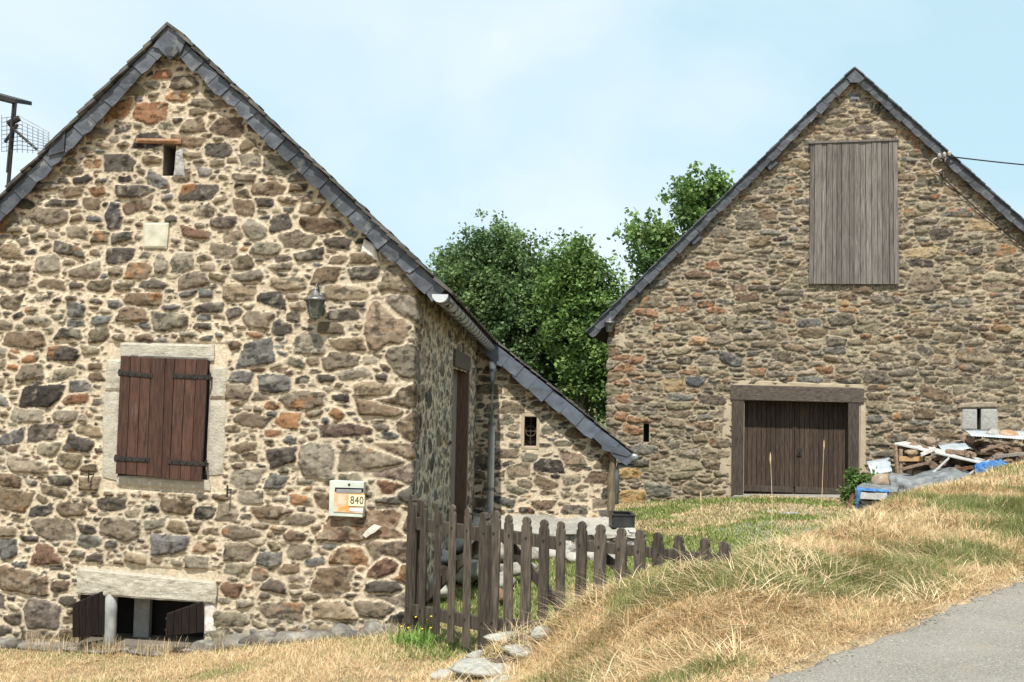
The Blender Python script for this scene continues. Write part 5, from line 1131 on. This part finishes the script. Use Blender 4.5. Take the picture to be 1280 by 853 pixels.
# ================================================================== VEGETATION
def blades(name, P, H, Wd, lean, az, C, seed, bend=1.0, label=None, parent=None, kind='stuff'):
    """grass blades: three cross pairs -> two quads each"""
    n = len(P); dx, dy = np.cos(az), np.sin(az); px_, py_ = -dy, dx
    V = np.zeros((n, 6, 3)); ts = [0, .55, 1.0]; ws = [1.0, .8, .12]
    for k, (t, w) in enumerate(zip(ts, ws)):
        horiz = H * np.sin(lean) * (t ** 1.4 if bend else t); vert = H * np.cos(lean) * (t - .22 * bend * t * t)
        cx = P[:, 0] + dx * horiz; cy = P[:, 1] + dy * horiz; cz = P[:, 2] + vert
        for s_, sg in ((0, -1), (1, 1)): V[:, k * 2 + s_, 0] = cx + px_ * sg * Wd * w / 2; V[:, k * 2 + s_, 1] = cy + py_ * sg * Wd * w / 2; V[:, k * 2 + s_, 2] = cz
    b = (np.arange(n) * 6)[:, None]; Fq = np.concatenate([b + np.array([0, 1, 3, 2]), b + np.array([2, 3, 5, 4])], 0)
    o = fast_mesh(name, M_grass, V.reshape(-1, 3), Fq, attrs={'Col': np.repeat(C, 6, 0)}, smooth=False, parent=parent)
    if kind: tag(o, label, kind=kind)
    return o
gr = np.random.default_rng(900)
STRAW = np.array([(.70, .54, .32), (.60, .45, .26), (.78, .64, .42), (.50, .35, .20), (.66, .50, .30), (.56, .46, .26)]); GREEN = np.array([(.20, .23, .07), (.25, .27, .10), (.15, .19, .05), (.30, .30, .13)])
def area_pts(n, x0, x1, y0, y1):
    return gr.uniform(x0, x1, n), gr.uniform(y0, y1, n)
PN = Noise(33); greenmask = lambda x, y: PN.f(x * .75 + 2, y * .75, 4, .55)
# bank hay
def bank(n, y0, y1, x0, x1, hs, ws, seed, name, label):
    x, y = area_pts(n, x0, x1, y0, y1); dc, _ = crest_d(x, y); dr = edge_d(x, y); ok = (dc > -.30) & (dr > -.09) & (gr.random(n) < np.clip(dr * 5 + .38, 0, 1)); x, y, dr = x[ok], y[ok], dr[ok]; n = len(x); z = ground(x, y)
    cl = PN.f(x * 3.3, y * 3.3, 3); g = greenmask(x, y); isg = (gr.random(n) < sstep(.45, .58, g) * .66 * sstep(.05, .4, dr) * (1 - .65 * sstep(1.6, 3.0, dr)) + .08)
    H = gr.uniform(.5, 1.0, n) * hs * (.5 + 1.1 * cl) * np.where(isg, 1.25, 1) * sstep(-.1, .35, dr) + .03; lean = np.where(isg, np.abs(gr.normal(.35, .3, n)), np.abs(gr.normal(1.22, .35, n))); lean = np.clip(lean, 0, 1.48)
    th = PN.f(x * 2.1 + 50, y * 2.1, 2) * 12; az = th + gr.normal(0, 1.3, n)
    C = np.where(isg[:, None], GREEN[gr.integers(0, 4, n)], STRAW[gr.integers(0, 6, n)] * np.array([1, .94, .88])) * gr.uniform(.7, 1.2, n)[:, None]
    blades(name, np.stack([x, y, z - .01 + gr.random(n) * .04 * np.where(isg, 0, 1)], 1), H, gr.uniform(.6, 1.2, n) * ws, lean, az, C, seed, label=label)
bank(300000, 4.6, 9.4, -1.2, 5.0, .085, .0042, 1, 'dry_grass', 'dry straw grass covering the near bank beside the road')
bank(220000, 9.2, 14, 0.5, 8.0, .10, .0068, 2, 'dry_grass', 'dry straw grass on the bank above the fence end')
bank(70000, 13.5, 26, 4.0, 15, .13, .014, 3, 'dry_grass', 'dry straw grass on the far top of the bank by the barn')
# front lawn, short and dry
x, y = area_pts(120000, -6.0, .2, 8.2, 11.8); dc, _ = crest_d(x, y); gu = (x - GW.o[0]) * GW.n[0] + (y - GW.o[1]) * GW.n[1]; ok = (dc < -.05) & ((gu > .02) | (x > GW.o[0] + .03)); x, y = x[ok], y[ok]; n = len(x); z = ground(x, y)
g = PN.f(x * 1.6 + 30, y * 1.6, 4); isg = gr.random(n) < sstep(.5, .62, g) * .5 + .06 + .6 * np.exp(-((x + .6) ** 2 + (y - 10.3) ** 2) / .25)
C = np.where(isg[:, None], GREEN[gr.integers(0, 4, n)] * 1.15, STRAW[gr.integers(0, 6, n)] * np.array([1.0, .95, .90])) * gr.uniform(.75, 1.25, n)[:, None]
blades('lawn_grass', np.stack([x, y, z - .005], 1), gr.uniform(.02, .055, n) * np.where(isg, 1.5, 1), gr.uniform(.003, .007, n), np.clip(np.abs(gr.normal(.8, .4, n)), 0, 1.45), gr.random(n) * 6.28, C, 4, label='short parched lawn in front of the near house gable')
n = 30000; x, y = area_pts(n, -.9, 5.0, 4.8, 11.5); dc, _ = crest_d(x, y); dr = edge_d(x, y); ok = (dc > -.25) & (dr > .02) & (PN.f(x * 1.9 + 8, y * 1.9, 3) > .40); x, y = x[ok], y[ok]; n = len(x); z = ground(x, y)
blades('loose_hay', np.stack([x, y, z + gr.uniform(.01, .08, n)], 1), gr.uniform(.12, .36, n), gr.uniform(.003, .0055, n), np.clip(gr.normal(1.35, .22, n), .5, 1.6), PN.f(x * 1.3 + 20, y * 1.3, 2) * 14 + gr.normal(0, .8, n), STRAW[gr.integers(0, 6, n)] * gr.uniform(.95, 1.35, n)[:, None], 14, label='loose pale hay strands lying over the near bank')
n = 2200; x, y = area_pts(n, -.8, 6.5, 5.2, 13.5); dc, _ = crest_d(x, y); dr = edge_d(x, y); ok = (dc > -.2) & (dr > .25) & (PN.f(x * .9 + 48, y * .9, 3) > .47); x, y = x[ok], y[ok]; n = len(x)
blades('dry_stems', np.stack([x, y, ground(x, y)], 1), gr.uniform(.12, .34, n), gr.uniform(.0022, .004, n), np.clip(gr.normal(.45, .3, n), 0, 1.3), gr.random(n) * 6.28, STRAW[gr.integers(0, 6, n)] * gr.uniform(.55, 1.2, n)[:, None], 16, label='thin upright dry stems scattered over the bank')
n = 26000; x, y = area_pts(n, -6, -.2, 8.4, 11.2); dc, _ = crest_d(x, y); gu = (x - GW.o[0]) * GW.n[0] + (y - GW.o[1]) * GW.n[1]; ok = (dc < -.05) & (gu > .04) & (PN.f(x * 1.7 + 80, y * 1.7, 3) > .42); x, y = x[ok], y[ok]; n = len(x)
blades('loose_hay', np.stack([x, y, ground(x, y) + .01], 1), gr.uniform(.05, .17, n), gr.uniform(.003, .005, n), np.clip(gr.normal(1.2, .35, n), .2, 1.55), gr.random(n) * 6.28, STRAW[gr.integers(0, 6, n)] * gr.uniform(.9, 1.25, n)[:, None], 15, label='loose pale hay strands on the parched front lawn')
n = 900; t_ = gr.uniform(-2, 9, n); o_ = -np.abs(gr.normal(0, .16, n)) + .05; gx = RP[0] + RDIR[0] * t_ + RN[0] * o_; gy = RP[1] + RDIR[1] * t_ + RN[1] * o_
Vg, Fg, _c = rock_mesh(640, 1, .8, .5, sub=1); nv = len(Vg); sz = gr.uniform(.004, .013, n); an_ = gr.random(n) * 6.28; VV = np.zeros((n, nv, 3))
VV[..., 0] = gx[:, None] + sz[:, None] * (Vg[None, :, 0] * np.cos(an_)[:, None] - Vg[None, :, 1] * np.sin(an_)[:, None]); VV[..., 1] = gy[:, None] + sz[:, None] * (Vg[None, :, 0] * np.sin(an_)[:, None] + Vg[None, :, 1] * np.cos(an_)[:, None]); VV[..., 2] = np.maximum(road_z(gx, gy) + .013, ground(gx, gy))[:, None] + sz[:, None] * Vg[None, :, 2]
FF = (np.arange(n) * nv)[:, None, None] + Fg[None]; tag(fast_mesh('gravel', M_rock, VV.reshape(-1, 3), FF.reshape(-1, 3), attrs={'Col': np.repeat(np.array([.36, .32, .26])[None] * gr.uniform(.5, 1.2, n)[:, None], nv, 0)}, smooth=False), 'loose gravel crumbs along the edge of the tarmac', kind='stuff')
# taller weeds along the house base and behind the fence
n = 2600; u = gr.uniform(WL, .2, n); of = np.abs(gr.normal(0, .09, n)) + .06; px_ = GW.o[0] + GW.d[0] * u + GW.n[0] * of; py_ = GW.o[1] + GW.d[1] * u + GW.n[1] * of; keepw = gr.random(n) < sstep(.42, .6, PN.f(u * 2.5 + 4, u * 0, 2)); px_, py_ = px_[keepw], py_[keepw]; n = len(px_)
blades('dry_weeds', np.stack([px_, py_, ground(px_, py_)], 1), gr.uniform(.07, .26, n), gr.uniform(.003, .006, n), np.clip(np.abs(gr.normal(.3, .25, n)), 0, 1.2), gr.random(n) * 6.28, STRAW[gr.integers(0, 6, n)] * gr.uniform(.8, 1.15, n)[:, None], 5, label='thin dry weeds along the base of the near gable')
# yard grass
def yard(n, x0, x1, y0, y1, hs, ws, seed, label):
    x, y = area_pts(n, x0, x1, y0, y1); dc, _ = crest_d(x, y); bo = (x - BW.o[0]) * BW.n[0] + (y - BW.o[1]) * BW.n[1]; ok = (dc < -.15) & (bo > .03) & ~((x < tR + .15) & (y > ty0 - .1)) & (x > GW.o[0] + .04 * (y - 10) + .05); x, y = x[ok], y[ok]; n = len(x); z = ground(x, y)
    g = PN.f(x * .9 + 70, y * .9, 4); dry = gr.random(n) < sstep(.47, .62, g) * .75 + .10
    C = np.where(dry[:, None], STRAW[gr.integers(0, 6, n)] * .95, GREEN[gr.integers(0, 4, n)] * np.array([1.0, 1.12, .9])) * gr.uniform(.75, 1.2, n)[:, None]
    thin = gr.random(n) < sstep(.18, .34, PN.f(x * 1.3 + 15, y * 1.3 + 4, 3)) ; x, y, z, C = x[thin], y[thin], z[thin], C[thin]; n = len(x)
    blades('yard_grass', np.stack([x, y, z - .01], 1), gr.uniform(.5, 1.1, n) * hs, gr.uniform(.7, 1.3, n) * ws, np.clip(np.abs(gr.normal(.5, .35, n)), 0, 1.4), gr.random(n) * 6.28, C, seed, label=label)
yard(60000, -1.2, 3.5, 9.8, 17.5, .10, .010, 6, 'green grass of the yard just behind the picket fence')
yard(110000, 1.2, 10, 15.5, 29, .11, .020, 7, 'green and dry grass of the yard before the barn doors')
# tall dry stalks with seed heads
def stalk(px, py_top, Y, label):
    pt = at(px, py_top, Y); b = np.array([pt[0] + rr_.uniform(-.12, .12), Y - .05, 0]); b[2] = gz(b[0], b[1]); t = thing('seed_stalk', label, 'grass stalk', b, 'tall dry grass stalks')
    mb = MB(); mb.tube([b, b * .5 + pt * .5 + [.02, 0, .02], pt], [.004, .003, .002], 5); mb.build('stem', mat_straw, t)
    mb = MB(); mb.lathe(pt - [0, 0, .09], [(.002, 0), (.007, .03), (.006, .07), (.001, .10)], 6); mb.build('seed_head', mat_straw, t)
mat_straw = mat('straw', (.45, .33, .18), .8, (.58, .45, .27), 20)
stalk(963, 567, 9.6, 'tall dry stalk with seed head in front of the left barn door leaf'); stalk(1030, 551, 11.0, 'tall dry stalk with seed head in front of the right barn door leaf')
stalk(876, 615, 8.9, 'tall bent dry stalk rising beside the end of the fence'); 
# yellow flowered weed at the gate foot
fw_ = at(521, 783, 10.4); fz = gz(fw_[0], fw_[1]); wd = thing('yellow_flowered_weed', 'small green weed with yellow flowers at the foot of the gate by the corner', 'weed', (fw_[0], fw_[1], fz))
n = 260; a = gr.normal(0, .12, n); b = gr.normal(0, .10, n); blades('foliage', np.stack([fw_[0] + a, fw_[1] + b, np.full(n, fz)], 1), gr.uniform(.08, .24, n), gr.uniform(.010, .022, n), gr.uniform(0, .9, n), gr.random(n) * 6.28, GREEN[gr.integers(0, 4, n)] * np.array([.9, 1.3, .9]), 8, parent=wd, kind=None)
mb = MB()
for k in range(6):
    c = np.array([fw_[0] + rr_.uniform(-.16, .22), fw_[1] - .02, fz + rr_.uniform(.12, .32)]); mb.lathe(c, [(.003, -.005), (.011, 0), (.009, .005), (.002, .008)], 7)
mb.build('flowers', mat('yellow_petals', (.75, .55, .03), .6), wd)

LEAFSHAPE = np.array([(0, 0, 0), (.36, .33, .06), (0, 1.0, 0), (-.36, .33, .06)])
def leaves(name, centers, size, C, parent, seed, upbias=.5):
    rg = np.random.default_rng(seed); n = len(centers); q = rg.normal(size=(n, 3)); q /= np.linalg.norm(q, axis=1)[:, None]; up_ = np.array([0, 0, 1.0]); nrm = rg.normal(size=(n, 3)) + up_ * upbias * 2; nrm /= np.linalg.norm(nrm, axis=1)[:, None]
    t = np.cross(nrm, q); t /= np.linalg.norm(t, axis=1)[:, None]; b = np.cross(nrm, t); s_ = (size * rg.uniform(.6, 1.25, n))[:, None, None]
    V = centers[:, None, :] + s_ * (LEAFSHAPE[None, :, 0:1] * t[:, None] + LEAFSHAPE[None, :, 1:2] * b[:, None] + LEAFSHAPE[None, :, 2:3] * nrm[:, None]); base = (np.arange(n) * 4)[:, None]
    Fq = base + np.array([0, 1, 2, 3]); return fast_mesh(name, M_leaf, V.reshape(-1, 3), Fq, parent, attrs={'Col': np.repeat(C, 4, 0)}, smooth=False)
def tree(label, base, lobes, nclump, per, leaf, cols, seed, spread=.55, group='trees behind the buildings'):
    rg = np.random.default_rng(seed); t = thing('broadleaf_tree', label, 'tree', base, group); base = np.array(base, float)
    cs = []; 
    vol = np.array([l[3] * l[4] for l in lobes]); vol = vol / vol.sum()
    for k in range(nclump):
        l = lobes[rg.choice(len(lobes), p=vol)]; d = rg.normal(size=3); d /= np.linalg.norm(d); r_ = rg.random() ** .28; cs.append(np.array(l[:3]) + d * r_ * np.array([l[3], l[3], l[4]]))
    cs = np.array(cs); pts = []; col = []
    for c in cs:
        s_ = spread * rg.uniform(.55, 1.25); m_ = int(per * rg.uniform(.6, 1.3)); sub = c + rg.normal(size=(max(3, m_ // 22), 3)) * s_ * np.array([1, 1, .7]); pk = sub[rg.integers(0, len(sub), m_)] + rg.normal(size=(m_, 3)) * .16 * spread / .5; pts.append(pk); cc = np.array(cols[rg.integers(0, len(cols))]) * rg.uniform(.8, 1.25); col.append(cc[None] * rg.uniform(.75, 1.25, m_)[:, None])
    leaves('crown', np.concatenate(pts), leaf, np.concatenate(col), t, seed)
    mb = MB(); ctr = cs.mean(0); top = np.array([ctr[0], ctr[1], ctr[2] + .3]); mb.tube([base - [0, 0, .3], base + (top - base) * .3 + [.1, 0, 0], base + (top - base) * .65, top], [.28, .22, .15, .06], 9)
    for c in cs[::3]:
        f_ = rg.uniform(.25, .85); s0 = base + (top - base) * f_; mid = s0 * .5 + c * .5 + [0, 0, .25]; mb.tube([s0, mid, c], [.07 * (1.2 - f_), .04, .012], 5, cap=False)
    mb.build('trunk', M_bark, t, smooth=True); return t
def lobe(px, py, Y, rx, rz): p = at(px, py, Y); return (p[0], p[1], p[2], rx * Y / F, rz * Y / F)
DG = [(.10, .165, .06), (.12, .19, .065), (.085, .145, .055), (.16, .23, .085)]; BGr = [(.12, .205, .055), (.15, .24, .06), (.10, .175, .05), (.19, .28, .085)]
Yt = 40
b = at(640, 500, Yt); tree('dense dark green tree with feathery leaves rising behind the near house roof', (b[0], b[1], 0), [lobe(588, 345, Yt, 34, 46), lobe(630, 334, Yt, 36, 52), lobe(670, 350, Yt, 36, 50), lobe(640, 410, Yt, 78, 70), lobe(700, 400, Yt, 40, 52), lobe(600, 390, Yt, 52, 60), lobe(680, 480, Yt, 70, 60)], 340, 270, .15, DG, 501, .42)
Y2 = 37
b = at(720, 500, Y2); tree('brighter green broadleaf tree between the dark tree and the barn corner', (b[0], b[1], 0), [lobe(722, 340, Y2, 22, 26), lobe(748, 392, Y2, 22, 26), lobe(735, 430, Y2, 34, 40), lobe(750, 475, Y2, 28, 42), lobe(715, 385, Y2, 22, 36), lobe(765, 370, Y2, 13, 13)], 130, 240, .16, BGr, 502, .42)
Y3 = 46
b = at(860, 500, Y3); tree('light green tree showing in tufts above the left slope of the barn roof', (b[0], b[1], 0), [lobe(800, 280, Y3, 14, 17), lobe(775, 320, Y3, 15, 14), lobe(815, 310, Y3, 24, 26), lobe(835, 300, Y3, 15, 15), lobe(880, 245, Y3, 28, 25), lobe(895, 270, Y3, 30, 34), lobe(862, 262, Y3, 14, 18), lobe(850, 350, Y3, 50, 40)], 80, 200, .22, BGr, 503, .42)
# weed bush beside the barn door
wb = bp(1074, 618, 2.0); bush = thing('leafy_bush', 'small bright green bush beside the right barn door jamb', 'bush', (wb[0], wb[1], gz(wb[0], wb[1])))
n = 900; cc = np.array([bp(1056 + 36 * gr.random(), 590 + 30 * gr.random() + 8 * gr.random(), 2.0) for _ in range(26)]); pk = cc[gr.integers(0, 26, n)] + gr.normal(size=(n, 3)) * .07; leaves('foliage', pk, .11, np.array(BGr)[gr.integers(0, 4, n)] * gr.uniform(.8, 1.3, n)[:, None], bush, 504)
mb = MB()
for c in cc[::3]: mb.tube([(wb[0], wb[1], gz(wb[0], wb[1])), c], .008, 4)
mb.build('stems', M_bark, bush)

for o in bpy.data.objects:
    if '_o' in o: del o['_o']
